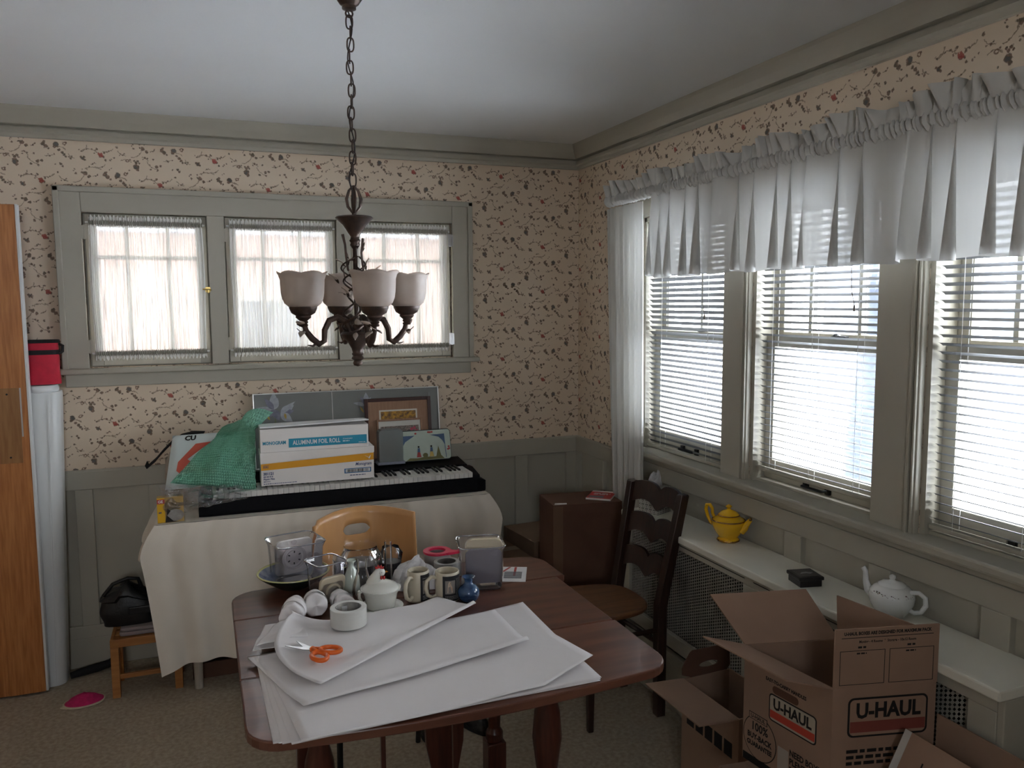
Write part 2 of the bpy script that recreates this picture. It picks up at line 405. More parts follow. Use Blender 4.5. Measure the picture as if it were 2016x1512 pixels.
# ------------------------------------------------------------------ back window: three sashes in one casing
w1 = struct('window_1', (-1.593, 0, 1.391))
W1 = T(1.593, 0, -1.391)
def wpart(nm, a, b, bev=.003, mt=None, par=None): return box_obj(nm, a, b, mt or TRIM, par or w1, bevel=bev, M=W1)
wpart('casing', (-2.549,-.022,1.391),(OX0,0,2.19)); wpart('casing', (OX1,-.022,1.391),(-.634,0,2.19))
wpart('casing', (OX0,-.022,OZ1),(OX1,0,2.19))
for a, b in (((-2.556,-.034,1.391),(-2.532,0,2.197)), ((-.651,-.034,1.391),(-.627,0,2.197)), ((-2.556,-.034,2.174),(-.627,0,2.199))): wpart('back_band', a, b)
wpart('stool', (-2.575,-.055,1.367),(-.60,.02,1.392), .006); wpart('apron', (-2.549,-.02,1.308),(-.64,0,1.367), .004)
SA = [(-2.444,-1.928,1), (-1.853,-1.33,1), (-1.262,-.7415,-1)]
for x0, x1 in ((SA[0][1],SA[1][0]), (SA[1][1],SA[2][0])): wpart('mullion', (x0,-.022,OZ0),(x1,.12,OZ1), .002)
for x0, x1, _ in SA:   # blind stops close the gap round each sash
    for a, b in (((x0-.01,.031,OZ0),(x0+.022,.06,OZ1)), ((x1-.022,.031,OZ0),(x1+.01,.06,OZ1)), ((x0+.022,.031,OZ0),(x1-.022,.06,OZ0+.03)), ((x0+.022,.031,OZ1-.03),(x1-.022,.06,OZ1))): wpart('stop', a, b, 0)
SHEER = cloth_mat('sheer_cotton', (.86,.84,.80), transp=.034, transl=.030, axis='X', scale=200, contrast=.06)
RODM = mat('white_rod', (.75,.75,.72), .4)
for k, (x0, x1, hs) in enumerate(SA):
    g = .004; fw_ = .052
    s = MB(W1); za, zb = 1.401, 2.082
    s.box((x0+g,-.006,za),(x0+fw_,.03,zb)).box((x1-fw_,-.006,za),(x1-g,.03,zb)).box((x0+fw_,-.006,za),(x1-fw_,.03,za+.06)).box((x0+fw_,-.006,zb-.055),(x1-fw_,.03,zb))
    so = s.build('sash', TRIM, w1, bevel=.003)
    px0, px1, pz0, pz1 = x0+fw_, x1-fw_, za+.06, zb-.055
    box_obj('pane', (px0,.012,pz0),(px1,.015,pz1), GLASS, so, M=W1)
    zm = pz0+(pz1-pz0)*.76
    box_obj('muntin', (px0,.0,zm-.009),(px1,.024,zm+.009), TRIM, so, M=W1)
    for f in (.29,.71): box_obj('muntin', (px0+(px1-px0)*f-.008,.002,pz0),(px0+(px1-px0)*f+.008,.022,pz1), TRIM, so, M=W1)
    hx = x0+.004 if hs > 0 else x1-.004
    for hz in (1.49, 2.0):
        MB(W1).lathe([(.006,hz-.032),(.006,hz+.032)], 8, T(hx,-.018,0)).box((hx-.014,-.0235,hz-.03),(hx+.014,-.0215,hz+.03)).build('hinge', STEEL if k == 2 else TRIM, so)
    if k == 0:
        MB(W1).box((x1-.018,-.03,1.735),(x1+.004,-.022,1.757)).tube([(x1-.03,-.034,1.748),(x1+.008,-.034,1.744)], .004).lathe([(.0,1.735),(.007,1.738),(.007,1.75),(0,1.753)], 10, T(x1-.006,-.036,-.006)).build('latch', BRASS, so)
    # gathered sheer on two rods
    c = thing('sheer_curtain', ['gathered white sheer curtain on the back window sash with the brass latch',
              'gathered white sheer curtain on the middle sash of the back window',
              'gathered white sheer curtain on the back window sash nearest the corner'][k], 'curtain', ((x0+x1)/2, -.02, 1.43), group='sheer curtains on the back window')
    hwid = (x1-x0)/2-.022; ph = random.random()*9
    def fold(u, v, hwid=hwid, ph=ph, k=k):
        x = (u-.5)*2*hwid
        amp = .0045+.004*v*(1-v)*4*(.5+.5*math.sin(u*13+ph))
        f = math.sin(u*2*math.pi*31+2.2*math.sin(u*17+ph))*.6+math.sin(u*2*math.pi*57+ph+1.5*math.sin(u*29))*.4
        # folds drift a little down the curtain
        x += .006*math.sin(v*3+u*9+ph)*math.sin(math.pi*v)
        z = .642*v
        if v > .93 or v < .06: amp = .006
        return (x, -.004+amp*f, z+(.006*math.sin(u*190+ph) if v in (0., 1.) else 0))
    MB().grid(fold, 260, 24).build('fabric', SHEER, c, smooth=True)
    for zz in (.028, .612):
        MB().tube([(-hwid-.012,-.004,zz),(hwid+.012,-.004,zz)], .0045, 8).build('rod', RODM, c)
        def pocket(u, v, zz=zz, hwid=hwid):
            a = v*2*math.pi; rr = .0085+.003*math.sin(u*2*math.pi*62+1.3*math.sin(u*40))
            return ((u-.5)*2*hwid, -.004+math.cos(a)*rr, zz+math.sin(a)*rr*1.3)
        MB().grid(pocket, 250, 9).build('rod_pocket', cloth_mat('gathered_cotton', (.42,.40,.35), .0, .02, 'X', 260, .0), c, smooth=True)

# ------------------------------------------------------------------ right windows: double-hung sashes, blinds, casings
w2 = struct('window_2', (0, -1.84, RZ0))
W2 = T(0, 1.84, -RZ0)
def rp(nm, a, b, bev=.003, mt=None, par=None): return box_obj(nm, a, b, mt or TRIM, par or w2, bevel=bev, M=W2)
for (a, b) in ((-.56,RW[0][0]), (RW[0][1],RW[1][0]), (RW[1][1],RW[2][0]), (RW[2][1],-3.12)):
    rp('casing', (-.022,a,.96),(0,b,2.15))
    for e, sg in ((b,1),):
        rp('casing_bead', (-.030,e+.006,.975),(0,e+.014,2.1), .002); rp('casing_bead', (-.034,e+.020,.975),(0,e+.030,2.1), .002)
rp('head_casing', (-.024,-.54,RZ1),(0,-3.14,2.19))
rp('stool', (-.075,-.54,.955),(.06,-3.14,.985), .008); rp('apron', (-.03,-.56,.925),(0,-3.12,.955), .004)
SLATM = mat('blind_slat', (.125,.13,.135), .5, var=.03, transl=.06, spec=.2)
CORD = mat('blind_cord', (.70,.70,.68), .7)
for k, (a, b) in enumerate(RW):
    m = MB(W2).box((0,a,RZ0),(.15,a-.018,RZ1)).box((0,b,RZ0),(.15,b+.018,RZ1)).box((0,a,RZ1-.02),(.15,b,RZ1)).box((.02,a,RZ0),(.17,b,RZ0+.02)); m.build('jamb', TRIM, w2)
    y0, y1 = a-.018, b+.018
    for nm, xx, z0, z1 in (('lower_sash', .055, RZ0+.02, 1.545), ('upper_sash', .095, 1.525, RZ1-.02)):
        s = MB(W2); bt = .075 if nm == 'lower_sash' else .035
        s.box((xx,y0,z0),(xx+.035,y0-.045,z1)).box((xx,y1,z0),(xx+.035,y1+.045,z1)).box((xx,y0-.045,z0),(xx+.035,y1+.045,z0+bt)).box((xx,y0-.045,z1-.04),(xx+.035,y1+.045,z1))
        so = s.build(nm, TRIM, w2, bevel=.002)
        box_obj('pane', (xx+.016,y0-.045,z0+bt),(xx+.019,y1+.045,z1-.04), GLASS, so, M=W2)
        ym = (y0+y1)/2
        if nm == 'upper_sash':
            for f in ((.3,.7) if k else (.5,)): box_obj('muntin', (xx+.006,y0+(y1-y0)*f-.008,z0+bt),(xx+.03,y0+(y1-y0)*f+.008,z1-.04), TRIM, so, M=W2)
        else:
            MB(W2).tube([(xx-.004,ym+.055,1.012),(xx-.03,ym+.05,1.012),(xx-.03,ym-.05,1.012),(xx-.004,ym-.055,1.012)], .005).box((xx-.012,ym+.045,1.0),(xx,ym+.065,1.026)).box((xx-.012,ym-.065,1.0),(xx,ym-.045,1.026)).build('lift_handle', BLACKM, so, smooth=True)
            MB(W2).lathe([(0,0),(.018,.001),(.018,.008),(.008,.018),(0,.02)], 12, T(xx+.012,ym-.05,1.545)).box((xx+.005,ym-.10,1.548),(xx+.02,ym-.05,1.556)).build('sash_lock', BLACKM, so)
# blinds hang in the openings, one thing each
BL = ['white slatted blind in the window nearest the corner, beside the long curtain',
      'white slatted blind in the middle window above the yellow teapot',
      'white slatted blind in the window nearest the camera, above the white teapot']
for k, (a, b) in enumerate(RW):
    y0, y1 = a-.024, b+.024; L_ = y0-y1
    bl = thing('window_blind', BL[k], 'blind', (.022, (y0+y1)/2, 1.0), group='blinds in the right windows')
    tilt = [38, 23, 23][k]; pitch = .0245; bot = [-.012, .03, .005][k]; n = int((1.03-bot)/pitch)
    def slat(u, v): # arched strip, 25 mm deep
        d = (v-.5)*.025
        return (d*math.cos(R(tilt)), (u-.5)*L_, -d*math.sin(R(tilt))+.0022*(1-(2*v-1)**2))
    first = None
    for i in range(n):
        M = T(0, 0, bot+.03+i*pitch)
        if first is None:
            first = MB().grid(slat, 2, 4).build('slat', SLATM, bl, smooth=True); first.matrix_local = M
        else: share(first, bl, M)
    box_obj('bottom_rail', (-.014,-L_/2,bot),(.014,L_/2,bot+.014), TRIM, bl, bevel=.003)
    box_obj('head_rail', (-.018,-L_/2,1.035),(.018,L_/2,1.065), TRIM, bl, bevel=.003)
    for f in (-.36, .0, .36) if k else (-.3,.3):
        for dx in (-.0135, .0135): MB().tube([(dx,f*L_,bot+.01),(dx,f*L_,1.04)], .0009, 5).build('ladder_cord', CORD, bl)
    if k < 2:
        yy = -L_/2+.14 if k == 0 else -L_/2+.10; zb_ = .62 if k == 0 else .66
        MB().tube([(-.03,yy,1.04),(-.032,yy+.004,.85),(-.03,yy,zb_+.05),(-.028,yy-.012,zb_)], .0013, 5).lathe([(0,0),(.004,.003),(.003,.02),(0,.024)], 8, T(-.028,yy-.012,zb_-.02)).build('pull_cord', mat('old_cord', (.16,.14,.12), .8), bl)
    # small clips show along the ladder cords
box = None

# ------------------------------------------------------------------ outside: snow, trees, neighbouring houses
SNOW = mat('snow', (.80,.84,.90), .8, var=.06, vscale=.5, bump=.3, bscale=2)
tag(MB().box((.6,-40,-.95),(60,60,-.75)).box((-40,.6,-.95),(.6,60,-.75)).build('ground_snow', SNOW), kind='structure')
BARK = mat('tree_bark', (.045,.055,.08), .9, rgb2=(.03,.038,.055), vscale=9, stretch=(1,1,.2), bump=.6, bscale=20)
def tree(label, loc, h, r0, seed, nb=9):
    rnd = random.Random(seed); t = thing('bare_tree', label, 'tree', loc, group='bare trees in the snow outside')
    pts = [(rnd.uniform(-.05,.05)*i, rnd.uniform(-.05,.05)*i, h*i/6) for i in range(7)]
    MB().tube(pts, [r0*(1.25 if i == 0 else 1-.12*i) for i in range(7)], 12).build('trunk', BARK, t, smooth=True)
    for j in range(nb):
        z = h*(.35+.6*j/nb); a = rnd.random()*6.28; L_ = h*rnd.uniform(.22,.4); p = Vector((0,0,z)); bp = [p]
        d = Vector((math.cos(a), math.sin(a), .6))
        m = MB()
        for i in range(4): p = p+d*L_/4; d = (d+Vector((rnd.uniform(-.4,.4),rnd.uniform(-.4,.4),rnd.uniform(-.1,.3)))).normalized(); bp.append(p.copy())
        m.tube(bp, [r0*.3*(1-.2*i) for i in range(5)], 6)
        for q in range(1,5):
            for s in range(2):
                d2 = Vector((rnd.uniform(-1,1),rnd.uniform(-1,1),rnd.uniform(-.2,1))).normalized()*L_*.35
                m.tube([bp[q], bp[q]+d2*.5+Vector((0,0,.03)), bp[q]+d2], [r0*.09,r0*.06,r0*.03], 4)
        m.build('branch', BARK, t, smooth=True)
tree('thick bare tree trunk seen through the middle blind', (3.6, 1.5, -.75), 7, .17, 3)
tree('thin bare tree seen through the blind nearest the camera', (9.5, -.3, -.75), 7, .11, 5, 14)
SIDING = mat('grey_siding', (.45,.50,.56), .8, var=.06, vscale=2)
ROOF = mat('snowy_roof', (.70,.74,.80), .9, var=.1)
BRICK = mat('pale_brick', (.60,.42,.34), .9, rgb2=(.5,.34,.27), vscale=14)
def house(label, wallm, loc, sx, sy, h, rz=0):
    t = thing('house', label, 'house', loc, rz)
    box_obj('wall', (-sx/2,-sy/2,0),(sx/2,sy/2,h), wallm, t)
    MB().add([(-sx/2-.3,-sy/2-.3,h),(sx/2+.3,-sy/2-.3,h),(sx/2+.3,sy/2+.3,h),(-sx/2-.3,sy/2+.3,h),(-sx/2-.3,0,h+1.9),(sx/2+.3,0,h+1.9)],
             [(0,1,5,4),(2,3,4,5),(0,4,3),(1,2,5),(0,3,2,1)]).build('roof', ROOF, t)
    for i in range(3):
        x = -sx/2+sx*(i+.5)/3
        f = box_obj('window', (x-.5,-sy/2-.05,h*.35),(x+.5,-sy/2+.02,h*.75), TRIM, t); box_obj('pane', (x-.42,-sy/2-.06,h*.37),(x+.42,-sy/2-.04,h*.73), mat('dark_glass', (.08,.1,.12), .1), f)
house('grey sided house across the snow, seen through the middle blind', SIDING, (17, 9.5, -.75), 8, 7, 3.2, -62)
house('brick house close outside the back window', BRICK, (-1.0, 10.5, -.75), 11, 5, 3.4)
# ------------------------------------------------------------------ wooden door standing open at the left
OAK = wood('oak_door', (.52,.215,.065), (.37,.13,.035), 7, 2, .38, coat=.15, ring=14)
WHITE = mat('white_enamel', (.74,.76,.76), .35, var=.03, vscale=4)
d1 = struct('door_1', (-3.05,-.238,0))
D1 = T(3.05,.238,0)
box_obj('door_leaf', (-3.44,-.236,.012),(-2.664,-.198,2.088), OAK, d1, bevel=.002, M=D1)
box_obj('door_edge', (-2.664,-.237,.012),(-2.655,-.197,2.089), WHITE, d1, bevel=.001, M=D1)
box_obj('door_stile', (-2.80,-.240,.012),(-2.667,-.236,2.086), OAK, d1, bevel=.001, M=D1)
pl = box_obj('latch_patch', (-2.775,-.243,1.02),(-2.692,-.240,1.335), wood('oak_patch', (.33,.16,.055), (.25,.11,.035), 7, 2, .4), d1, bevel=.001, M=D1)
for z in (1.31,1.045): MB(D1).lathe([(0,0),(.004,0),(.004,.002),(0,.002)], 10, T(-2.735,-.243,z) @ RX(90)).build('screw', BLACKM, pl)
box_obj('strike_strip', (-2.690,-.2415,1.13),(-2.684,-.2395,1.335), STEEL, d1, M=D1)

# tall white canister squeezed behind the door, red lunch bag on top
c = thing('tall_cabinet', 'tall narrow white cabinet with rounded side squeezed behind the wooden door', 'cabinet', (-2.67,-.11,0))
def ring(z, dx, s=1):
    return [(x*s+dx, y*s, z) for x, y in rrect(-.10,-.07,.075,.075,.045,6)]
m = MB(); rs = [ring(0,0), ring(.03,.001), ring(.7,.022), ring(1.29,.042), ring(1.305,.042,.97)]; n = len(rs[0])
m.add([p for q in rs for p in q], [(i*n+j,i*n+(j+1)%n,(i+1)*n+(j+1)%n,(i+1)*n+j) for i in range(len(rs)-1) for j in range(n)]+[tuple(range(n-1,-1,-1)), tuple((len(rs)-1)*n+j for j in range(n))])
m.build('body', WHITE, c, smooth=True, bevel=.002)
MB().add([(.030,-.073,.02),(.036,-.073,.02),(.076,-.073,1.27),(.070,-.073,1.27),(.030,-.069,.02),(.036,-.069,.02),(.076,-.069,1.27),(.070,-.069,1.27)],
         [(0,1,2,3),(7,6,5,4),(0,4,5,1),(1,5,6,2),(2,6,7,3),(3,7,4,0)]).build('edge_bead', WHITE, c)
MB().lathe([(0,1.303),(.070,1.303),(.073,1.31),(.073,1.325),(.068,1.334),(0,1.338)], 32, T(.035,0,0)).build('lid', WHITE, c, smooth=True, bevel=.001)
RED = mat('red_nylon', (.62,.015,.045), .7, var=.15, vscale=30, bump=.2, bscale=500)
BLK = mat('black_webbing', (.012,.011,.012), .8, bump=.2, bscale=300)
b = thing('lunch_bag', 'red insulated lunch bag with black trim on top of the white cabinet', 'bag', (-2.62,-.115,1.338), 4)
m = MB()
def bagf(u, v):
    a = u*2*math.pi; x = math.cos(a); y = math.sin(a); e = 4
    r = 1/((abs(x)**e+abs(y)**e)**(1/e)); s = 1-.05*v+.02*math.sin(v*9+u*20)
    return (x*r*.068*s, y*r*.05*s, v*.135)
m.grid(bagf, 40, 8, wrapu=True).build('body', RED, b, smooth=True)
MB().grid(lambda u,v: (bagf(u,.9)[0]*(1.0-.04*v), bagf(u,.9)[1]*(1-.04*v), .142+v*.042), 40, 4, wrapu=True).add([(*Vector(bagf(i/40,.9)[:2])*.95,.184) for i in range(40)], [tuple(range(40))]).build('lid', RED, b, smooth=True)
for z, h in ((.128,.020),(.178,.012)):
    MB().grid(lambda u,v: (bagf(u,.9)[0]*1.05, bagf(u,.9)[1]*1.05, z+v*h), 40, 2, wrapu=True).build('trim_band', BLK, b, solid=.003)
MB().tube([(.066,-.03,.13),(.082,-.034,.14),(.084,-.03,.165),(.07,-.02,.172)], .006, 6).build('strap', BLK, b)

# ------------------------------------------------------------------ curtain and valance on the right windows
COTTON = cloth_mat('valance_cotton', (.62,.61,.58), transp=.014, transl=.13, axis='Y', scale=60, contrast=.014)
COTTON2 = cloth_mat('ruffle_cotton', (.66,.65,.62), transp=.0, transl=.08, axis='Y', scale=60, contrast=.0)
v = thing('valance', 'gathered white valance with ruffled heading across the right windows', 'valance', (-.10,-1.83,1.785))
VY0, VY1, VS0 = 1.30, -1.30, .885
MB().tube([(0,VY0+.02,.375),(0,VY1,.375)], .008, 8).tube([(0,VY0+.02,.375),(.095,VY0+.02,.375)], .008, 8).build('rod', RODM, v)
def pleat(s, k=1):
    # knife-like irregular folds
    p = s*2*math.pi*k
    return math.sin(p+1.1*math.sin(p*.37+1)+.5*math.sin(p*1.7))*.7+.3*math.sin(p*2.3+2*math.sin(p*.21))
def vsk(u, t):
    y = VS0+(VY1-VS0)*u; z = .36*t
    a = .007+.022*(1-t)**.8
    p = 2*math.pi*9.5*y+1.6*math.sin(y*9)+1.1*math.sin(y*23+1); k = .6+.8*abs(math.sin(y*7.3+.6))
    return (-.012+a*math.cos(p)-.01*(1-t), y+(.010+.020*(1-t))*k*math.sin(p), z+.006*math.sin(y*31)*(1-t))
MB().grid(vsk, 620, 14).build('skirt', COTTON, v, smooth=True)
def vpk(u, t):
    y = VY0+(VY1-VY0)*u; a = t*2*math.pi; r = .022+.006*math.sin(y*2*math.pi*46+2*math.sin(y*40))+.003*math.sin(y*520)
    return (math.cos(a)*r*.8, y+.006*math.sin(a), .375+math.sin(a)*r)
MB().grid(vpk, 900, 10).build('rod_pocket', COTTON2, v, smooth=True)
def vrf(u, t):
    y = VY0+(VY1-VY0)*u
    f = pleat(y*1.0+.3, 13); g = math.sin(y*63+3*math.sin(y*9))
    return (-.008+(.004+.036*t)*f, y+.022*t*g, .392+(.060+.012*math.sin(y*17))*t)
MB().grid(vrf, 620, 6).build('ruffle', COTTON2, v, smooth=True)
c = thing('long_curtain', 'long white curtain hanging beside the window nearest the corner', 'curtain', (-.108,-.745,.30))
def cur(u, t):
    w_ = .20-.055*(1-t)**1.5+.0*t; yc = .06*(t-.5)
    y = yc+(.5-u)*2*w_*.86; z = 1.825*t
    f = math.sin(u*2*math.pi*5.5+.8*math.sin(u*9))*.016+math.sin(u*2*math.pi*13)*.004
    return (-.0+f*(.5+.5*(1-t)), y, z)
MB().grid(cur, 160, 16).build('fabric', cloth_mat('curtain_cotton', (.68,.67,.63), .014, .20, 'Y', 60, .014), c, smooth=True)

# ------------------------------------------------------------------ chandelier
ch = thing('chandelier', 'dark bronze four-arm chandelier with frosted bell shades and vine leaves', 'chandelier', (-1.583,-1.919,0))
MB().lathe([(.0,2.522),(.072,2.522),(.070,2.512),(.055,2.492),(.036,2.462),(.024,2.444),(.018,2.440),(.018,2.432),(.008,2.428),(0,2.428)], 32, lobes=12, lobe=.02).build('canopy', BRONZE, ch, smooth=True)
MB().tube([(.009*math.cos(a),0,2.421+.009*math.sin(a)) for a in [i*math.pi/6 for i in range(12)]], .0025, 6, True).build('canopy_loop', BRONZE, ch, smooth=True)
chain = bpy.data.objects.new('chain', None); COL.objects.link(chain); chain.parent = ch
zt, zb_ = 2.415, 1.985; nl = 15; pt = (zt-zb_)/nl; link0 = None
for i in range(nl):
    M = T(.002*math.sin(i*1.3),.002*math.cos(i*2.1),zt-pt*(i+.5)) @ RZ(70*(i%2)+9*math.sin(i*2.7))
    if link0 is None:
        pts = []
        for a in range(20):
            t = 2*math.pi*a/20; pts.append((.0085*math.copysign(abs(math.cos(t))**.7,math.cos(t)), 0, (pt/2+.003)*math.copysign(abs(math.sin(t))**.8,math.sin(t))))
        link0 = MB().tube(pts, .0021, 6, True).build('chain_link', BRONZE, chain, smooth=True); link0.matrix_local = M
    else: share(link0, chain, M)
pts = [(-.004,0,2.428)]
for i in range(1,40):
    t = i/40; pts.append((.006*math.sin(t*19)*(1+.9*(t > .8)), .006*math.cos(t*23), 2.428-t*.47))
pts.append((.0,0,1.94))
MB().tube(pts, .0018, 6).build('cord', mat('brown_cord', (.03,.02,.018), .6), ch, smooth=True)
# basket loop above the cup
m = MB()
for a in range(4):
    q = RZ(a*90)
    m.tube([(.004,0,1.915),(.016,0,1.93),(.019,0,1.95),(.012,0,1.972),(.001,0,1.985)], [.003,.004,.0045,.0035,.002], 6, M=q)
m.build('basket_loop', BRONZE, ch, smooth=True)
MB().lathe([(0,1.917),(.006,1.917),(.006,1.909),(.046,1.905),(.050,1.901),(.046,1.897),(.030,1.882),(.018,1.863),(.011,1.852),(.012,1.846),(.015,1.842),(.011,1.836),(.013,1.83),(.009,1.824),(.006,1.82),(.006,1.60),(0,1.60)], 28).build('stem_cup', BRONZE, ch, smooth=True)
MB().lathe([(0,1.625),(.012,1.62),(.014,1.61),(.008,1.603),(.04,1.600),(.044,1.594),(.040,1.586),(.026,1.574),(.016,1.556),(.013,1.545),(.016,1.541),(.013,1.536),(.017,1.529),(.010,1.523),(.013,1.517),(.011,1.511),(0,1.507)], 24).build('hub_finial', BRONZE, ch, smooth=True)
SHADE = mat('frosted_shade', (.70,.60,.52), .45, rgb2=(.62,.52,.45), vscale=14, transl=.35)
LEAFG = mat('leaf_glass', (.62,.55,.48), .4, rgb2=(.5,.38,.3), vscale=60, transl=.4)
def leaf(parent, base, direc, L_, up=(0,0,1)):
    d = Vector(direc).normalized(); s = d.cross(Vector(up))
    s = s.normalized() if s.length > .01 else Vector((1,0,0)); nrm = s.cross(d)
    b0 = Vector(base); prof = [(0,.0),(.12,.16),(.3,.27),(.5,.28),(.72,.18),(.9,.07),(1,0)]
    vs_ = []; 
    for t, w_ in prof:
        c0 = b0+d*(t*L_)+nrm*(.12*L_*math.sin(t*3)); vs_ += [c0-s*w_*L_, c0-nrm*.06*L_*(1 if 0 < t < 1 else 0), c0+s*w_*L_]
    n = len(prof)
    fs = [(i*3+j,i*3+j+1,i*3+3+j+1,i*3+3+j) for i in range(n-1) for j in range(2)]
    lf = MB().add(vs_, fs).build('leaf', LEAFG, parent, smooth=True, solid=.0012)
    # dark metal calyx at the leaf base
    MB().add([vs_[i] - nrm*.001 for i in range(9)], [(i*3+j,i*3+j+1,i*3+3+j+1,i*3+3+j) for i in range(2) for j in range(2)]).build('calyx', BRONZE, lf, solid=.003)
arm_a = -82
for k in range(4):
    A = RZ(arm_a+90*k)
    arm = MB(A).tube([(.018,0,1.602),(.030,0,1.628),(.052,0,1.640),(.075,0,1.632),(.088,0,1.607),(.090,0,1.578),(.103,0,1.570),(.122,0,1.585),(.137,0,1.605),(.143,0,1.628)], [.008,.0085,.0085,.0085,.008,.0075,.0085,.0085,.0075,.006], 10).build('arm', BRONZE, ch, smooth=True)
    MB(A).tube([(.112,0,1.571),(.122,.006,1.566),(.137,.012,1.569)], [.004,.003,.001], 6).build('thorn', BRONZE, arm); MB(A).tube([(.130,0,1.6),(.147,-.012,1.602),(.157,-.016,1.612)], [.002,.0016,.001], 5).build('thorn', BRONZE, arm)
    MB(A @ T(.143,0,0)).lathe([(0,1.617),(.010,1.617),(.012,1.621),(.009,1.624),(.012,1.628),(.010,1.632),(.016,1.637),(.020,1.641),(.019,1.645),(.030,1.652),(.033,1.659),(.035,1.663),(.036,1.668),(0,1.668)], 24).build('shade_cup', BRONZE, ch, smooth=True)
    prof = [(.026,1.668),(.036,1.670),(.045,1.678),(.050,1.690),(.0525,1.705),(.0535,1.722),(.054,1.738),(.0575,1.749),(.0625,1.756)]
    n = 48; vs_ = []
    for j in range(n):
        a = 2*math.pi*j/n; lob = abs(math.sin(a*3))
        for i,(r_,z_) in enumerate(prof):
            t = i/(len(prof)-1); q = 1+.05*(lob-.6)*(t**.5); zz = z_+(.006*(lob-.5) if t > .99 else 0)*1
            vs_.append((r_*q*math.cos(a), r_*q*math.sin(a), zz))
    mm = len(prof)
    MB(A @ T(.143,0,0) @ RZ(13)).add(vs_, [(j*mm+i,((j+1)%n)*mm+i,((j+1)%n)*mm+i+1,j*mm+i+1) for j in range(n) for i in range(mm-1)]).build('shade', SHADE, ch, smooth=True, solid=.0028)
    wv = A @ Vector((.140,0,1.61)); dv = A @ Vector((.5,.75 if k%2 else -.75,.35))
    tv = MB().tube([A @ Vector((.140,0,1.612)), A @ Vector((.148,.012,1.606)), A @ Vector((.138,.02,1.6)), wv+dv*.025], .0014, 5).build('tendril', BRONZE, arm)
    leaf(arm, wv+dv*.022, dv, .040); leaf(arm, wv+dv*.012-Vector((0,0,.008)), dv+Vector((0,0,-.9)), .032)
vine = MB()
for k in range(3):
    vine.tube([((.022+.016*math.sin(t*9+k))*math.cos(t*11+k*2.1), (.022+.016*math.sin(t*9+k))*math.sin(t*11+k*2.1), 1.60+t*.20) for t in [i/40 for i in range(41)]], [.0035-.0015*i/40 for i in range(41)], 6)
vine.tube([(-.006,0,1.752),(-.020,0,1.765),(-.024,0,1.80),(-.026,.0,1.83),(-.032,0,1.858)], [.003,.003,.003,.003,.004], 6)
vine.tube([(.022,0,1.75),(.018,-.005,1.78),(.016,-.004,1.81),(.022,0,1.848)], [.003,.003,.003,.004], 6)
vine.tube([(-.024,0,1.80),(-.010,-.008,1.79),(.006,-.01,1.80),(.018,-.004,1.79)], .0014, 5)
vine.tube([(-.01,-.01,1.72),(-.03,-.014,1.735),(-.034,-.012,1.765),(-.026,-.012,1.775)], .0016, 5)
vine.build('vine', BRONZE, ch, smooth=True)
for b_, dd, L_ in (((-.045,-.01,1.73),(-.9,-.2,.7),.04),((.04,-.02,1.75),(.7,-.2,.8),.036),((-.018,0,1.775),(-.1,0,1),.035),((-.028,-.01,1.775),(-.8,0,.5),.032),((.026,0,1.765),(.35,0,1),.034),((.018,-.004,1.815),(.4,.2,1),.026),((-.02,-.02,1.695),(-.8,-.2,.8),.034),((-.03,-.02,1.70),(-1,0,.25),.022),((.0,-.03,1.612),(-.3,-.6,.7),.034),((.03,-.02,1.62),(.8,-.3,.5),.034),((-.01,-.04,1.60),(-.2,-.5,-.8),.024)):
    leaf(ch, b_, dd, L_)

# ------------------------------------------------------------------ radiator cover along the right wall
rc = thing('radiator_cover', 'long painted radiator cover with pierced metal grilles under the windows', 'radiator cover', (-.12,-1.875,0))
Q = T(.12,1.875,0)
TOPM = mat('cover_top_paint', (.78,.76,.66), .4, var=.05, vscale=4)
def qb(nm, a, b, mt=TRIM, bev=.003, par=rc): return box_obj(nm, a, b, mt, par, bevel=bev, M=Q)
qb('top_board', (-.243,-.95,.722),(-.017,-2.80,.75), TOPM, .005)
qb('upper_rail', (-.222,-.955,.684),(-.20,-2.78,.722)); qb('lower_rail', (-.222,-.955,.255),(-.20,-2.78,.315)); qb('base_board', (-.226,-.955,.0),(-.20,-2.78,.235))
qb('stile', (-.222,-.955,.315),(-.20,-.99,.684)); qb('stile', (-.222,-1.80,.315),(-.20,-1.90,.684)); qb('stile', (-.222,-2.70,.315),(-.20,-2.78,.684))
qb('end_panel', (-.222,-.955,0),(-.018,-.935,.722)); qb('end_panel', (-.222,-2.78,0),(-.018,-2.80,.722))
for a, b in ((-1.30,-1.81),(-1.86,-2.45)): qb('flap_seam', (-.2235,a,.704),(-.2215,b,.7065), INK, 0)
GRM = grille_mat()
for y0, y1 in ((-.99,-1.80),(-1.90,-2.70)):
    z0, z1 = .315, .684; ny = 58; nz = 30; m = MB(Q); dy = (y1-y0)/ny; dz = (z1-z0)/nz
    vs_ = []; fs = []
    inner = [(.12,.30),(.50,.06),(.90,.66),(.52,.92)]
    for i in range(ny):
        for j in range(nz):
            k0 = len(vs_); off = .5*(i%2)
            zz = z0+j*dz
            for (a, b) in [(0,0),(1,0),(1,1),(0,1)]+inner:
                zc = zz+(b+ (off if 0 < b < 1 else 0))*dz
                vs_.append((-.206, y0+(i+a)*dy, min(zc, z1)))
            # shift the whole cell on alternate columns for a staggered pattern
            if off:
                for q in range(4):
                    x_,y_,z_ = vs_[k0+q]; vs_[k0+q] = (x_,y_,min(z_+dz*.5, z1))
            fs += [(k0+a, k0+(a+1)%4, k0+4+(a+1)%4, k0+4+a) for a in range(4)]
    gr = m.add(vs_, fs).build('pierced_grille', GRM, rc); gr['kind'] = 'stuff'
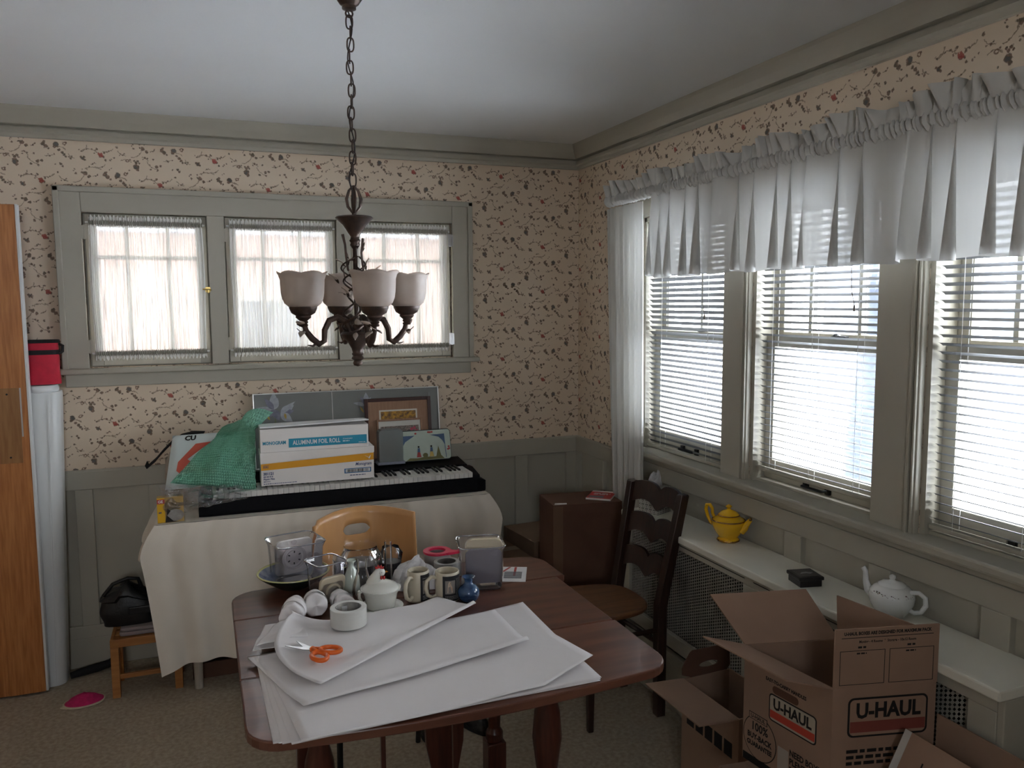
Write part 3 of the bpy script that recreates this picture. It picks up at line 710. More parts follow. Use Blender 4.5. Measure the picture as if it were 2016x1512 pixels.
qb('back_liner', (-.035,-.95,.02),(-.02,-2.78,.72), mat('radiator_dark', (.02,.02,.02), .8), 0)
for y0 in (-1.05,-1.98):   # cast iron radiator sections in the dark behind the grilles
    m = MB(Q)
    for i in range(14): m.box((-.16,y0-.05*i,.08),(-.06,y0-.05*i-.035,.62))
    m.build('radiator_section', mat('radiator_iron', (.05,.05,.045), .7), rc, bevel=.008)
# ------------------------------------------------------------------ table under a cloth by the back wall
WALNUT = wood('dark_walnut', (.085,.035,.020), (.05,.020,.012), 8, 2, .35)
ft = thing('side_table', 'plain table hidden under the cream cloth by the back wall', 'table', (-1.445,-.245,0))
box_obj('tabletop', (-.74,-.215,.725),(.74,.215,.750), WALNUT, ft, bevel=.004)
for sx in (-1,1):
    for sy in (-1,1): MB().lathe([(.018,0),(.022,.3),(.026,.725)], 12, T(sx*.60,sy*.18,0)).build('leg', wood('pale_leg', (.5,.45,.38), (.4,.36,.3), 6, 2) if sx < 0 else WALNUT, ft, smooth=True)
CLOTH = mat('cream_tablecloth', (.84,.77,.67), .9, var=.05, vscale=5, bump=.25, bscale=700, spec=.15)
tcl = thing('tablecloth', 'cream tablecloth hanging to the floor over the table with the piano keyboard', 'tablecloth', (-1.445,-.245,.755))
X0, X1, YF, YK = -.745, .745, -.222, .205
MB().grid(lambda u,v: (X0+(X1-X0)*u, YF+(YK-YF)*v, .0005+.0012*wob(u*30,v*9,1)), 60, 14).build('top_cloth', CLOTH, tcl, smooth=True)
def front(u, t):
    ext = .060*math.sin(min(t/.22,1)*math.pi/2)-.062*max(0,(t-.22)/.78)**.8
    x = (X0-ext)+(X1-X0+2*ext)*u
    bot = .645-.05*math.sin(min(u*5,1)*math.pi)*.8-.05*min(1,u*4)+.02*math.sin(u*14)
    f = (math.sin(u*2*math.pi*9+2*math.sin(u*7))*.6+math.sin(u*2*math.pi*23+u*5)*.25*max(0,1-2*t))
    e = min(1, min(u,1-u)*14)
    y = YF-.004-.012*math.sin(min(t*6,1)*math.pi/2)-t*.018-(.004+.022*t)*f*e-.01*(1-e)*t
    return (x, y, -t*bot-.004*(1-math.exp(-t*40))*0)
MB().grid(front, 170, 26).build('front_drop', CLOTH, tcl, smooth=True)
for s in (-1, 1):
    def side(u, t, s=s):
        y = YF+(YK-YF)*u; k = (1-u)**2
        ext = .060*math.sin(t*math.pi/2)
        return ((X1+ext+.01*t*math.sin(u*15)) if s > 0 else (X0-ext-.01*t*math.sin(u*13)), y-.03*t*k, -t*(.142+.02*math.sin(u*9)*(1-k)))
    MB().grid(side, 40, 10).build('side_drop', CLOTH, tcl, smooth=True)

# ------------------------------------------------------------------ digital piano
BPL = mat('black_plastic', (.006,.006,.008), .6, var=.2, vscale=40, spec=.15)
WKEY = mat('white_key', (.74,.73,.69), .3); BKEY = mat('black_key', (.010,.010,.012), .35)
kp = thing('digital_piano', 'black digital piano keyboard lying on the cloth covered table', 'keyboard', (-1.36,-.25,.757))
pr = [(-.165,.0),(-.172,.012),(-.172,.070),(-.166,.074),(-.015,.074),(-.010,.100),(.0,.108),(.145,.122),(.155,.112),(.155,0)]
def body(x0, x1, x2, x3):
    lo = [(y, min(z,.055)) for y, z in pr]; n = len(pr)
    vs_ = [(x0,y*.96,z) for y,z in lo]+[(x1,y,z) for y,z in pr]+[(x2,y,z) for y,z in pr]+[(x3,y*.96,z) for y,z in lo]
    return MB().add(vs_, [tuple(range(n)), tuple(range(4*n-1,3*n-1,-1))]+[(k*n+i,k*n+(i+1)%n,(k+1)*n+(i+1)%n,(k+1)*n+i) for k in range(3) for i in range(n)])
body(-.655,-.62,.615,.660).build('body', BPL, kp, bevel=.003)
for sx, e in ((.592,.628),(-.632,-.596)):
    MB().prism([(-.172,.07),(-.010,.07),(-.010,.104),(-.06,.106),(-.172,.086)], sx, e, Matrix(((0,0,1,0),(1,0,0,0),(0,1,0,0),(0,0,0,1)))).build('end_block', BPL, kp, bevel=.003)
pitch = .0228; nk = 52; xs = .590-nk*pitch
wk0 = None
for i in range(nk):
    M = T(xs+i*pitch, 0, 0)
    if wk0 is None: wk0 = box_obj('white_key', (.0005,-.176,.076),(pitch-.0006,-.012,.101), WKEY, kp, bevel=.0012); wk0.matrix_local = M
    else: share(wk0, kp, M)
bk0 = None
for i in range(nk-1):
    if (i % 7) in (1, 4): continue      # the lowest key is an A
    M = T(xs+(i+1)*pitch, 0, 0)
    if bk0 is None:
        bk0 = MB().add([(-.0058,-.112,.1),(.0058,-.112,.1),(.0058,-.012,.1),(-.0058,-.012,.1),(-.0046,-.104,.109),(.0046,-.104,.109),(.0046,-.012,.110),(-.0046,-.012,.110)],
                       [(0,3,2,1),(4,5,6,7),(0,1,5,4),(1,2,6,5),(2,3,7,6),(3,0,4,7)]).build('black_key', BKEY, kp, bevel=.001); bk0.matrix_local = M
    else: share(bk0, kp, M)

# ------------------------------------------------------------------ food-wrap boxes on the keys
WBOX = mat('white_carton', (.88,.84,.81), .6, var=.03, vscale=6)
TEAL = mat('teal_print', (.02,.30,.46), .55); ORNG = mat('orange_print', (.80,.37,.02), .55); NAVY = mat('navy_print', (.025,.05,.18), .55); BLUEP = mat('blue_print', (.03,.16,.36), .55)
WINK = mat('white_print', (.80,.80,.80), .6)
fb = thing('film_box', 'white and orange plastic film carton lying on the piano keys', 'box', (-1.4975,-.335,.868), -1)
MB().box((-.252,-.065,0),(.252,.065,.122)).build('carton', WBOX, fb, bevel=.002)
MB().box((-.2535,-.067,.122),(.2535,.066,.150)).add([(-.2535,-.068,.10),(.2535,-.068,.122),(.2535,-.068,.15),(-.2535,-.068,.15),(-.2535,-.066,.10),(.2535,-.066,.122),(.2535,-.066,.15),(-.2535,-.066,.15)],[(0,1,2,3),(7,6,5,4),(0,4,5,1),(1,5,6,2),(3,2,6,7),(0,3,7,4)]).build('lid_flap', WBOX, fb, bevel=.001)
F = T(0,-.0652,0) @ FRONT
flat('orange_band', [(-.251,.070),(.251,.086),(.251,.119),(-.251,.099)], ORNG, fb, F)
F2 = T(0,-.0662,0) @ FRONT
text('301121', .017, NAVY, fb, F2 @ T(-.242,.054,0), bold=.0006, sx=.9)
fine(-.242,.041,-.20,.0035,NAVY,fb,F2)
text('Plastic Film', .012, NAVY, fb, F2 @ T(-.242,.030,0), bold=.0003, sx=.9); fine(-.242,.019,-.205,.003,NAVY,fb,F2,seed=2)
fine(-.242,.009,-.09,.0028,NAVY,fb,F2,seed=3)
text('Monogram', .020, NAVY, fb, F2 @ T(.240,.070,0), align='RIGHT', sx=.85, shear=.3, bold=.0003)
fine(-.242,.091,-.215,.0026,NAVY,fb,F2,rows=3,seed=4)
flat('barcode_frame', rect(.115,.030,.238,.052), BLUEP, fb, F); flat('barcode_field', rect(.120,.034,.233,.049), WINK, fb, T(0,-.0659,0) @ FRONT)
m = MB(); x = .126
while x < .226:
    ww = random.choice((.0008,.0014,.002)); m.box((x,.035,0),(x+ww,.048,.0005)); x += ww+random.choice((.001,.0016,.0024))
bo = m.build('barcode', INK, fb); bo.matrix_local = T(0,-.0667,0) @ FRONT
fine(.14,.020,.225,.0035,NAVY,fb,F2,seed=5)
flat('swoosh', [(.205,.112),(.228,.098),(.238,.110),(.234,.095),(.226,.088),(.230,.094)], WINK, fb, F2)
fo = thing('foil_box', 'white and blue aluminum foil roll carton on top of the film carton', 'box', (-1.508,-.333,1.0185), -1)
MB().box((-.24,-.064,0),(.24,.064,.104)).build('carton', WBOX, fo, bevel=.002)
lid = MB(T(0,.066,.104) @ RX(0)).add([(-.241,-.145,.006),(.241,-.145,.018),(.241,0,.004),(-.241,0,0),(-.241,-.145,.012),(.241,-.145,.025),(.241,0,.012),(-.241,0,.008)],
    [(0,3,2,1),(4,5,6,7),(0,1,5,4),(1,2,6,5),(2,3,7,6),(3,0,4,7)]).build('open_lid', mat('white_lid', (.80,.80,.82), .4), fo, bevel=.002)
F = T(0,-.0642,0) @ FRONT; F2 = T(0,-.0652,0) @ FRONT
flat('blue_band', rect(-.118,.016,.232,.056), TEAL, fo, F)
text('MONOGRAM', .021, TEAL, fo, F2 @ T(-.230,.040,0), bold=.0006, sx=.80)
text('ALUMINUM FOIL ROLL', .028, WINK, fo, F2 @ T(-.100,.036,0), bold=.0006, sx=.74)
text('STANDARD', .0085, WINK, fo, F2 @ T(.122,.041,0)); fine(.122,.031,.16,.004,WINK,fo,F2,seed=6); fine(.195,.022,.228,.003,WINK,fo,F2,seed=7)

# ------------------------------------------------------------------ pictures leaning on the wall behind the keys
SILV = mat('silver_frame', (.62,.62,.60), .3, metal=.8)
def leaning(name, label, cat, x0, x1, yb, yt, z0, z1, fw, th, fm, group=None):
    """frame whose back leans; returns the thing and the matrix of its face (origin at bottom centre, x right, y up)"""
    a = math.degrees(math.atan2(yt-yb, z1-z0)); h = math.hypot(yt-yb, z1-z0); w_ = x1-x0
    t = thing(name, label, cat, ((x0+x1)/2, yb, z0)); t.rotation_euler = (R(-a), 0, 0)
    if fw:
        m = MB().box((-w_/2,-th/2,0),(-w_/2+fw,th/2,h)).box((w_/2-fw,-th/2,0),(w_/2,th/2,h)).box((-w_/2+fw,-th/2,0),(w_/2-fw,th/2,fw)).box((-w_/2+fw,-th/2,h-fw),(w_/2-fw,th/2,h))
        m.build('frame', fm, t, bevel=.0015)
    return t, h, w_
t, h, w_ = leaning('iris_picture', 'long silver framed grey picture of irises leaning against the back wall', 'picture', -1.757,-.832,-.092,-.046,.884,1.246, .006,.014, SILV)
GREY = mat('grey_print', (.20,.205,.19), .35, rgb2=(.17,.175,.165), vscale=3)
box_obj('print', (-w_/2+.006,-.001,.006),(w_/2-.006,.005,h-.006), GREY, t)
box_obj('divider', (-.087,-.004,.006),(-.083,-.001,h-.006), SILV, t); box_obj('divider', (w_/2-.052,-.003,.006),(w_/2-.05,-.001,h-.03), mat('print_line', (.34,.35,.34), .5), t)
IR = [mat('iris_pale', (.40,.42,.44), .5, rgb2=(.32,.33,.38), vscale=60), mat('iris_violet', (.22,.22,.28), .5, var=.3, vscale=60), mat('iris_gold', (.45,.30,.06), .5), mat('iris_green', (.16,.18,.10), .5)]
def petal(cx, cy, L_, wd, ang, mt, n=7):
    out = []
    for i in range(n+1): q = i/n; out.append((q*L_, wd*math.sin(math.pi*q**.8)))
    for i in range(n-1,0,-1): q = i/n; out.append((q*L_, -wd*math.sin(math.pi*q**.8)))
    ca, sa = math.cos(R(ang)), math.sin(R(ang))
    flat('petal', [(cx+x*ca-y*sa, cy+x*sa+y*ca) for x,y in out], mt, t, T(0,-.002-petal.k*.00004,0) @ FRONT, .0003); petal.k += 1
petal.k = 0
def iris(cx, cy, s, seed):
    rr = random.Random(seed)
    petal(cx, cy-.19*s, .16*s, .008*s, 88, IR[3]); petal(cx+.01*s, cy-.17*s, .15*s, .006*s, 62, IR[3]); 
    for a, L_, wd, k in ((95,.085,.020,0),(65,.06,.016,0),(170,.09,.013,0),(130,.07,.014,1),(30,.075,.02,0),(10,.065,.016,1),(-40,.07,.02,0),(-70,.06,.018,1),(-120,.05,.012,1),(45,.09,.012,0)):
        petal(cx+(.03*s if abs(a) < 60 else 0), cy-(.02*s if abs(a) < 60 else 0), L_*s, wd*s, a+rr.uniform(-8,8), IR[k])
    petal(cx-.02*s, cy-.05*s, .05*s, .006*s, 120, IR[2]); petal(cx+.05*s, cy-.02*s, .03*s, .006*s, -80, IR[2])
iris(-.365,.285,1.0,1); iris(.085,.285,.75,4)
t2, h2, w2_ = leaning('framed_print', 'dark wood framed print with a brown mat leaning on the iris picture', 'picture', -1.226,-.885,-.118,-.082,.884,1.20, .017,.016, mat('mahogany', (.05,.014,.010), .3))
MATB = wood('brown_mat', (.33,.185,.105), (.28,.15,.085), 9, 2, .6)
box_obj('mat_board', (-w2_/2+.017,-.002,.017),(w2_/2-.017,.004,h2-.017), MATB, t2)
F = T(0,-.0028,0) @ FRONT
flat('print_border', rect(-.098,.08,.098,.258), mat('ivory', (.66,.63,.55), .6), t2, F)
OR = mat('autumn_print', (.55,.28,.02), .5, rgb2=(.10,.05,.02), vscale=55)
flat('print', rect(-.090,.088,.090,.250), OR, t2, T(0,-.0034,0) @ FRONT)
flat('print_hill', circ(.01,.20,.04,.012), mat('dark_hill', (.05,.03,.02), .6), t2, T(0,-.004,0) @ FRONT)
t3, h3, w3_ = leaning('small_print', 'small white matted print standing in front of the dark framed print', 'picture', -1.172,-.938,-.15,-.108,.884,1.095, .010,.010, MATB)
box_obj('mat_board', (-w3_/2+.01,-.002,.01),(w3_/2-.01,.003,h3-.008), mat('white_mat', (.60,.58,.53), .7), t3)
flat('print', rect(-.098,.02,.098,h3-.036), mat('garden_print', (.10,.085,.07), .5, rgb2=(.32,.24,.2), vscale=120), t3, T(0,-.003,0) @ FRONT)
for x_, y_ in ((.075,.165),(.06,.16),(.085,.15)): flat('print_flower', circ(x_,y_,.008,n=7), mat('pink_dot', (.45,.06,.10), .5), t3, T(0,-.0036,0) @ FRONT)
t4, h4, w4_ = leaning('painted_tray', 'pale tray painted with two country figures and blue corners leaning behind the keys', 'tray', -1.075,-.797,-.165,-.132,.880,1.034, 0,.01, None)
MB().prism(rrect(-w4_/2,0,w4_/2,h4,.018), -.006, .002, RX(90)).build('rim', mat('tray_black', (.02,.03,.03), .4), t4, bevel=.002)
F = T(0,-.0026,0) @ FRONT
flat('tray_face', rrect(-w4_/2+.004,.004,w4_/2-.004,h4-.004,.015), mat('pale_mint', (.50,.58,.50), .4, var=.05, vscale=20), t4, T(0,-.0062,0) @ FRONT)
def tf(nm, poly, mt, k): flat(nm, poly, mt, t4, T(0,-.0070-k*.0004,0) @ FRONT, .0003)
BLU2 = mat('denim_blue', (.07,.13,.25), .5); REDP = mat('folk_red', (.45,.06,.05), .5); GRN = mat('olive_print', (.18,.17,.06), .6); YEL = mat('folk_yellow', (.55,.40,.10), .5)
tf('blue_corner', [(.03,.130),(w4_/2-.036,.132),(w4_/2-.033,.075),(w4_/2-.045,.098),(.075,.118)], BLU2, 0)
tf('blue_corner', [(-.05,.130),(-w4_/2+.02,.130),(-w4_/2+.02,.07),(-.10,.10)], BLU2, 0)
tf('border_line', [(w4_/2-.037,.132),(w4_/2-.034,.132),(w4_/2-.028,.01),(w4_/2-.031,.01)], BLU2, 1)
for x_, y_ in ((.03,.143),(.022,.144),(.04,.144),(-.045,.140),(w4_/2-.014,.065),(w4_/2-.018,.052),(w4_/2-.012,.055)): tf('rose', circ(x_,y_,.0062,.005,8), REDP, 1)
tf('grass', [(-.10,.004),(.10,.006),(.085,.022),(.04,.018),(0,.021),(-.04,.015),(-.08,.018)], GRN, 0)
for cx, up, lo in ((-.033,BLU2,REDP),(.033,BLU2,YEL)):
    tf('skirt', [(cx-.012,.020),(cx+.012,.020),(cx+.006,.047),(cx-.006,.047)], lo, 2); tf('jacket', [(cx-.007,.045),(cx+.007,.045),(cx+.006,.066),(cx-.005,.066)], up, 3); tf('head', circ(cx,.072,.005,n=8), INK, 3)
tf('bush', circ(.0,.028,.014,.012,9), GRN, 2); tf('tree', [(.056,.018),(.084,.018),(.070,.072)], GRN, 2)
fc = thing('frosted_container', 'frosted clear plastic container lying on its side beside the painted tray', 'container', (-1.118,-.165,.880), 0)
MB().prism(rrect(-.060,0,.062,.175,.02), -.03, .03, RX(90)).build('body', clear('frosted_plastic', gloss=.10, haze=.45, hazecol=(.55,.60,.60), rough=.25), fc, bevel=.004)
box_obj('lid', (-.068,-.035,.0),(.07,.035,.014), mat('grey_lid', (.25,.26,.32), .4), fc, bevel=.003)

# ------------------------------------------------------------------ tote, package, bubble wrap, bulb box at the left end
CANV = mat('tan_canvas', (.42,.35,.28), .9, var=.1, bump=.2, bscale=500)
tb = thing('tote_bag', 'tan canvas tote bag with black straps behind the bubble wrap', 'bag', (-2.06,-.10,.757))
def tote(u, v):
    a = u*2*math.pi; x = math.cos(a); y = math.sin(a); r = 1/((abs(x)**3+abs(y)**3)**(1/3))
    return (x*r*.095*(1+.06*wob(u*3,v*3,5)), y*r*.05*(1-.3*v), v*.235+.02*x*v)
MB().grid(tote, 36, 10, wrapu=True).build('body', CANV, tb, smooth=True)
def ribbon(pts, w_, mt, nm, par, side=Vector((0,1,0))):
    m = MB(); vs_ = []
    for p in pts: vs_ += [Vector(p)-side*w_/2, Vector(p)+side*w_/2]
    m.add(vs_, [(2*i,2*i+1,2*i+3,2*i+2) for i in range(len(pts)-1)]); return m.build(nm, mt, par, smooth=True, solid=.003)
ribbon([(.08,0,.32),(.03,-.005,.325),(-.02,-.01,.315),(-.06,-.012,.29),(-.10,-.012,.25),(-.13,-.012,.215),(-.165,-.012,.185),(-.172,-.01,.20)], .03, BLK, 'strap', tb, Vector((.3,.75,.6)))
ribbon([(-.07,-.055,.07),(-.085,-.055,.14),(-.08,-.055,.20),(-.06,-.055,.255),(-.02,-.055,.285),(.02,-.055,.28),(.03,-.055,.25)], .022, CANV, 'handle', tb, Vector((.9,.1,.3)))
ribbon([(-.04,-.05,.10),(-.06,-.05,.17),(-.05,-.05,.235),(-.01,-.05,.265),(.02,-.05,.22),(.015,-.05,.12)], .02, BLK, 'handle', tb, Vector((.9,.1,.3)))

pk = thing('mail_package', 'white plastic wrapped package with red print propped under green bubble wrap', 'package', (-1.965,-.27,.985))
PKG = mat('package_white', (.60,.67,.66), .35, var=.05, vscale=10)
Mk = RZ(6) @ RX(60)
def pil(u, v):
    x = (u-.5)*2; y = (v-.5)*2; e = (1-x**6)*(1-y**6)
    return (x*.165+y*.025, y*.125, .022*max(e,0)**.4)
MB(Mk).grid(pil, 24, 18).grid(lambda u,v: (pil(u,v)[0],pil(u,v)[1],-pil(u,v)[2]*.6), 24, 18).build('pouch', PKG, pk, smooth=True)
text('CU', .030, INK, pk, Mk @ T(-.095,.098,.0235), bold=.0015, sx=1.1, shear=.2)
REDG = mat('package_red', (.62,.10,.06), .5)
flat('red_print', [(-.13,-.01),(-.05,.07),(.02,.075),(-.02,.05),(-.09,.0),(-.05,-.04),(.03,-.06),(.02,-.075),(-.07,-.06),(-.12,-.07),(-.14,-.05)], REDG, pk, Mk @ T(0,0,.0235), .0004)
pb = thing('clear_bag', 'crumpled clear plastic bag spilling over the end of the piano keys', 'plastic bag', (-1.99,-.40,.80))
def crum(u, v):
    x = -.165+.33*u+.03*(v-.5); z = .108-.118*v*(1-.55*u)-.02*u; y = -.028+.035*(1-v)-.03*math.sin(v*2.3)
    return (x+.010*wob(u*5,v*5,3), y+.022*wob(u*6,v*4,8)+.008*wob(u*15,v*12,2), z+.015*wob(u*6,v*6,5))
MB().grid(crum, 46, 26).build('film', clear('crinkled_film', gloss=.5, haze=.16, hazecol=(.62,.62,.68), rough=.12, bump=.8, bscale=26), pb)
bw = thing('bubble_wrap', 'crumpled sheet of green bubble wrap beside the foil carton', 'bubble wrap', (-1.90,-.30,.90))
m_ = bpy.data.materials.new('green_bubble_wrap'); m_.use_nodes = True; MATS['green_bubble_wrap'] = m_
N, L = nt(m_); bs = N['Principled BSDF']; bs.inputs['Base Color'].default_value = (.40,.80,.62,1); bs.inputs['Roughness'].default_value = .16
tc = N.new('ShaderNodeTexCoord'); vo = N.new('ShaderNodeTexVoronoi'); vo.inputs['Scale'].default_value = 240; L.new(tc.outputs['Object'], vo.inputs['Vector'])
bp = N.new('ShaderNodeBump'); bp.invert = True; bp.inputs['Strength'].default_value = 1; bp.inputs['Distance'].default_value = .003
L.new(vo.outputs['Distance'], bp.inputs['Height']); L.new(bp.outputs[0], bs.inputs['Normal'])
tr = N.new('ShaderNodeBsdfTransparent'); tr.inputs[0].default_value = (.55,.9,.75,1); mx = N.new('ShaderNodeMixShader'); mx.inputs[0].default_value = .30
tl = N.new('ShaderNodeBsdfTranslucent'); tl.inputs[0].default_value = (.2,.6,.42,1); mx2 = N.new('ShaderNodeMixShader'); mx2.inputs[0].default_value = .25
L.new(bs.outputs[0], mx2.inputs[1]); L.new(tl.outputs[0], mx2.inputs[2]); L.new(mx2.outputs[0], mx.inputs[1]); L.new(tr.outputs[0], mx.inputs[2]); L.new(mx.outputs[0], N['Material Output'].inputs[0])
def bub(u, v):
    bl = Vector((-.225,-.075,.012)); br = Vector((.125,-.10,-.045)); tr_ = Vector((.142,.05,.275)); tl_ = Vector((.0,.10,.215))
    p = bl*(1-u)*(1-v)+br*u*(1-v)+tr_*u*v+tl_*(1-u)*v
    b = 4*u*(1-u)*4*v*(1-v)
    p += Vector((0,-.055,.018))*b**.5+Vector((0,-.9,.5))*.030*wob(u*3.2+2,v*3.2,1)+Vector((.3,-1,.3))*.012*wob(u*9,v*9,4)
    if u > .55 and v > .7: p += Vector((-.02,-.03,.045))*math.sin((u-.55)/.45*math.pi)*math.sin((v-.7)/.3*math.pi*.6)
    if v > .8 and u > .5: p.x += .08*(v-.8)/.2*(u-.5)/.5
    uu = u*34+(.5 if int(v*28)%2 else 0); q = (uu-math.floor(uu)-.5, v*28-math.floor(v*28)-.5)
    p += Vector((0,-1,.35))*.0055*max(0,1-(q[0]**2+q[1]**2)*5.2)**.5
    return tuple(p)
MB().grid(bub, 238, 196).build('bubble_sheet', m_, bw, smooth=True)
bb = thing('bulb_box', 'small yellow light bulb carton at the left end of the cloth table', 'box', (-2.126,-.425,.757), 2)
box_obj('carton', (-.052,-.022,0),(.052,.022,.108), mat('tan_print', (.46,.31,.11), .5, rgb2=(.42,.27,.09), vscale=14), bb, bevel=.001)
F = T(0,-.0222,0) @ FRONT; F2 = T(0,-.0230,0) @ FRONT
flat('yellow_panel', rect(-.0515,.002,-.022,.107), mat('yellow_print', (.75,.42,.01), .5), bb, F); flat('red_panel', rect(-.0515,.083,-.022,.102), REDP, bb, F2)
text('GE', .016, WINK, bb, T(0,-.0238,0) @ FRONT @ T(-.048,.092,0), bold=.0004); text('60', .011, NAVY, bb, F2 @ T(-.046,.045,0), bold=.0004)
flat('bulb_print', circ(.018,.030,.034,.026,18), mat('grey_bulb', (.36,.34,.32), .4, rgb2=(.24,.22,.2), vscale=30), bb, F); flat('bulb_shadow', [(-.022,.002),(-.012,.06),(.0,.05),(-.014,.03),(.01,.006),(.03,.002)], INK, bb, F2)

# ------------------------------------------------------------------ low stool, bag of shoes and bits on the floor at the left
PINE = wood('orange_pine', (.42,.185,.05), (.33,.13,.035), 6, 0, .5)
st = thing('low_stool', 'low orange pine stool beside the tablecloth', 'stool', (-2.25,-.30,0))
MB().box((-.14,-.10,.222),(.14,-.085,.258)).box((-.14,.085,.222),(.14,.10,.258)).box((-.14,-.085,.225),(-.125,.085,.255)).box((.125,-.085,.225),(.14,.085,.255)).build('seat_frame', PINE, st, bevel=.002)
for i in range(4): box_obj('seat_slat', (-.125,-.08+i*.042,.243),(.125,-.045+i*.042,.255), PINE, st, bevel=.002)
for sx in (-1,1):
    for sy in (-1,1): box_obj('leg', (sx*.14-(.032 if sx > 0 else 0),sy*.10-(.03 if sy > 0 else 0),0),(sx*.14+(.032 if sx < 0 else 0),sy*.10+(.03 if sy < 0 else 0),.222), PINE, st, bevel=.002)
box_obj('stretcher', (-.108,-.095,.08),(.108,-.08,.10), PINE, st, bevel=.002)
tw = thing('folded_towel', 'folded pale towel on the low stool under the black bag', 'towel', (-2.255,-.30,.259))
MB().prism(rrect(-.10,-.08,.11,.085,.02), 0, .018).prism(rrect(-.095,-.078,.105,.08,.02), .019, .034).build('folds', mat('mauve_cloth', (.30,.25,.25), .95, var=.1), tw, bevel=.006, smooth=True)
LEA = mat('black_leather', (.010,.010,.011), .45, var=.2, vscale=20, bump=.3, bscale=90)
bg = thing('black_bag', 'slumped black leather bag on the low stool', 'bag', (-2.315,-.28,.294))
def slump(u, v):
    a = u*2*math.pi; x = math.cos(a); y = math.sin(a); r = 1/((abs(x)**3.5+abs(y)**3.5)**(1/3.5))
    h = .185-.065*max(0,x)-.03*(x < -.3)
    w_ = max(0.02,math.cos(min(1,(v-.7)/.3)*math.pi/2))**.6 if v > .7 else .85+.15*math.sin(v/.7*math.pi)
    return (x*r*.118*w_+.012*wob(u*4,v*4,2), y*r*.075*w_, h*v+.012*wob(u*5,v*5,7)*v)
MB().grid(slump, 44, 20, wrapu=True).build('body', LEA, bg, smooth=True)
MB().tube([(-.10,-.02,.13),(-.06,-.03,.18),(.0,-.03,.20),(.04,-.02,.19),(.05,-.01,.15)], .008, 8).build('handle', LEA, bg, smooth=True)
MB().box((.0,-.083,.05),(.11,-.072,.085)).build('flap', LEA, bg, bevel=.005)
cp = thing('pink_cap', 'small crumpled pink cap lying on the carpet', 'cap', (-2.50,-.385,0), 8)
def capf(u, v):
    a = u*2*math.pi; r = (1-v)**.6
    return (math.cos(a)*.075*r+.008*wob(u*4,v*3,3), math.sin(a)*.055*r, .006+.030*(1-r*r)*(1+.4*wob(u*6,v*4,1)))
PINK = mat('pink_knit', (.55,.015,.12), .9, var=.25, vscale=60, bump=.5, bscale=300)
MB().grid(capf, 36, 12, wrapu=True).build('crown', PINK, cp, smooth=True)
MB().tube([(math.cos(a)*.077+.008*wob(a/6.28*4,0,3),math.sin(a)*.057,.005) for a in [i*2*math.pi/36 for i in range(36)]], .004, 6, True).build('band', mat('cream_band', (.5,.42,.3), .8), cp, smooth=True)
MB().prism([(-.09,-.02),(-.065,-.04),(-.06,-.02),(-.075,.0)], .002, .006).build('tab', mat('cream_band', (.5,.42,.3), .8), cp)
hs = thing('floor_strap', 'dark strap lying on the carpet behind the pink cap', 'strap', (-2.50,-.09,0))
MB().tube([(-.085,-.035,.016),(-.04,-.02,.02),(.02,.0,.022),(.07,.02,.025),(.10,.03,.05),(.12,.03,.07)], [.014,.018,.02,.018,.016,.012], 10).build('strap', BLK, hs, smooth=True)
# crates in the dark under the cloth table
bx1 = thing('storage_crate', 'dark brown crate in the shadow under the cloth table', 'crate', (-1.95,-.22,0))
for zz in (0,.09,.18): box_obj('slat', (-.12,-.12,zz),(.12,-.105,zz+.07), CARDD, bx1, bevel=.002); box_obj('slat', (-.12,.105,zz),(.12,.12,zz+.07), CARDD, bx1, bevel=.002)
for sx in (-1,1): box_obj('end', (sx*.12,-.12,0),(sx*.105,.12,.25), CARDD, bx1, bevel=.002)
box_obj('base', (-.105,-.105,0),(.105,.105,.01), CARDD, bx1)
# ------------------------------------------------------------------ dining table
CHERRY = wood('cherry_top', (.165,.066,.040), (.095,.036,.023), 3.2, 0, .30, coat=.15, ring=7)
CHERL = wood('cherry_leg', (.085,.024,.014), (.05,.014,.009), 7, 2, .28, coat=.2)
dt = thing('dining_table', 'dark cherry drop-leaf dining table covered with packing paper and dishes', 'table', (-1.40,-1.92,0))
TX0, TX1 = -.52, .525
box_obj('centre_board', (TX0,-.144,.726),(TX1-.005,.258,.750), CHERRY, dt, bevel=.004)
def leafpoly(ya, yb, x0, x1, bow, r):
    s = 1 if yb > ya else -1; out = [(x0,ya)]
    for i in range(7):
        a = i/6*math.pi/2; out.append((x0+r-r*math.cos(a), yb-s*r+s*r*math.sin(a)))
    for i in range(1,16):
        q = i/16; out.append((x0+r+(x1-x0-2*r)*q, yb+s*bow*math.sin(q*math.pi)))
    for i in range(7):
        a = math.pi/2-i/6*math.pi/2; out.append((x1-r+r*math.cos(a), yb-s*r+s*r*math.sin(a)))
    out.append((x1,ya)); return out
for ya, yb, x1 in ((-.147,-.475,TX1),(.261,.505,TX1+.025)):
    m = MB().prism(leafpoly(ya,yb,TX0,x1,.03,.085), .726, .750); m.build('drop_leaf', CHERRY, dt, bevel=.004)
MB().box((-.40,-.10,.62),(.40,-.08,.726)).box((-.40,.20,.62),(.40,.22,.726)).box((-.40,-.08,.62),(-.38,.20,.726)).box((.38,-.08,.62),(.40,.20,.726)).build('apron', CHERL, dt, bevel=.003)
TURN = [(.020,0),(.024,.02),(.026,.06),(.020,.075),(.030,.085),(.030,.10),(.022,.12),(.034,.17),(.040,.24),(.036,.31),(.022,.35),(.030,.362),(.036,.372),(.030,.384),(.020,.395),(.030,.45),(.040,.53),(.034,.60),(.024,.64),(.026,.70),(.026,.726)]
def tleg(x, y, nm='leg', sc_=1): MB().lathe([(r*sc_,z) for r,z in TURN], 20, T(x,y,0)).build(nm, CHERL, dt, smooth=True)
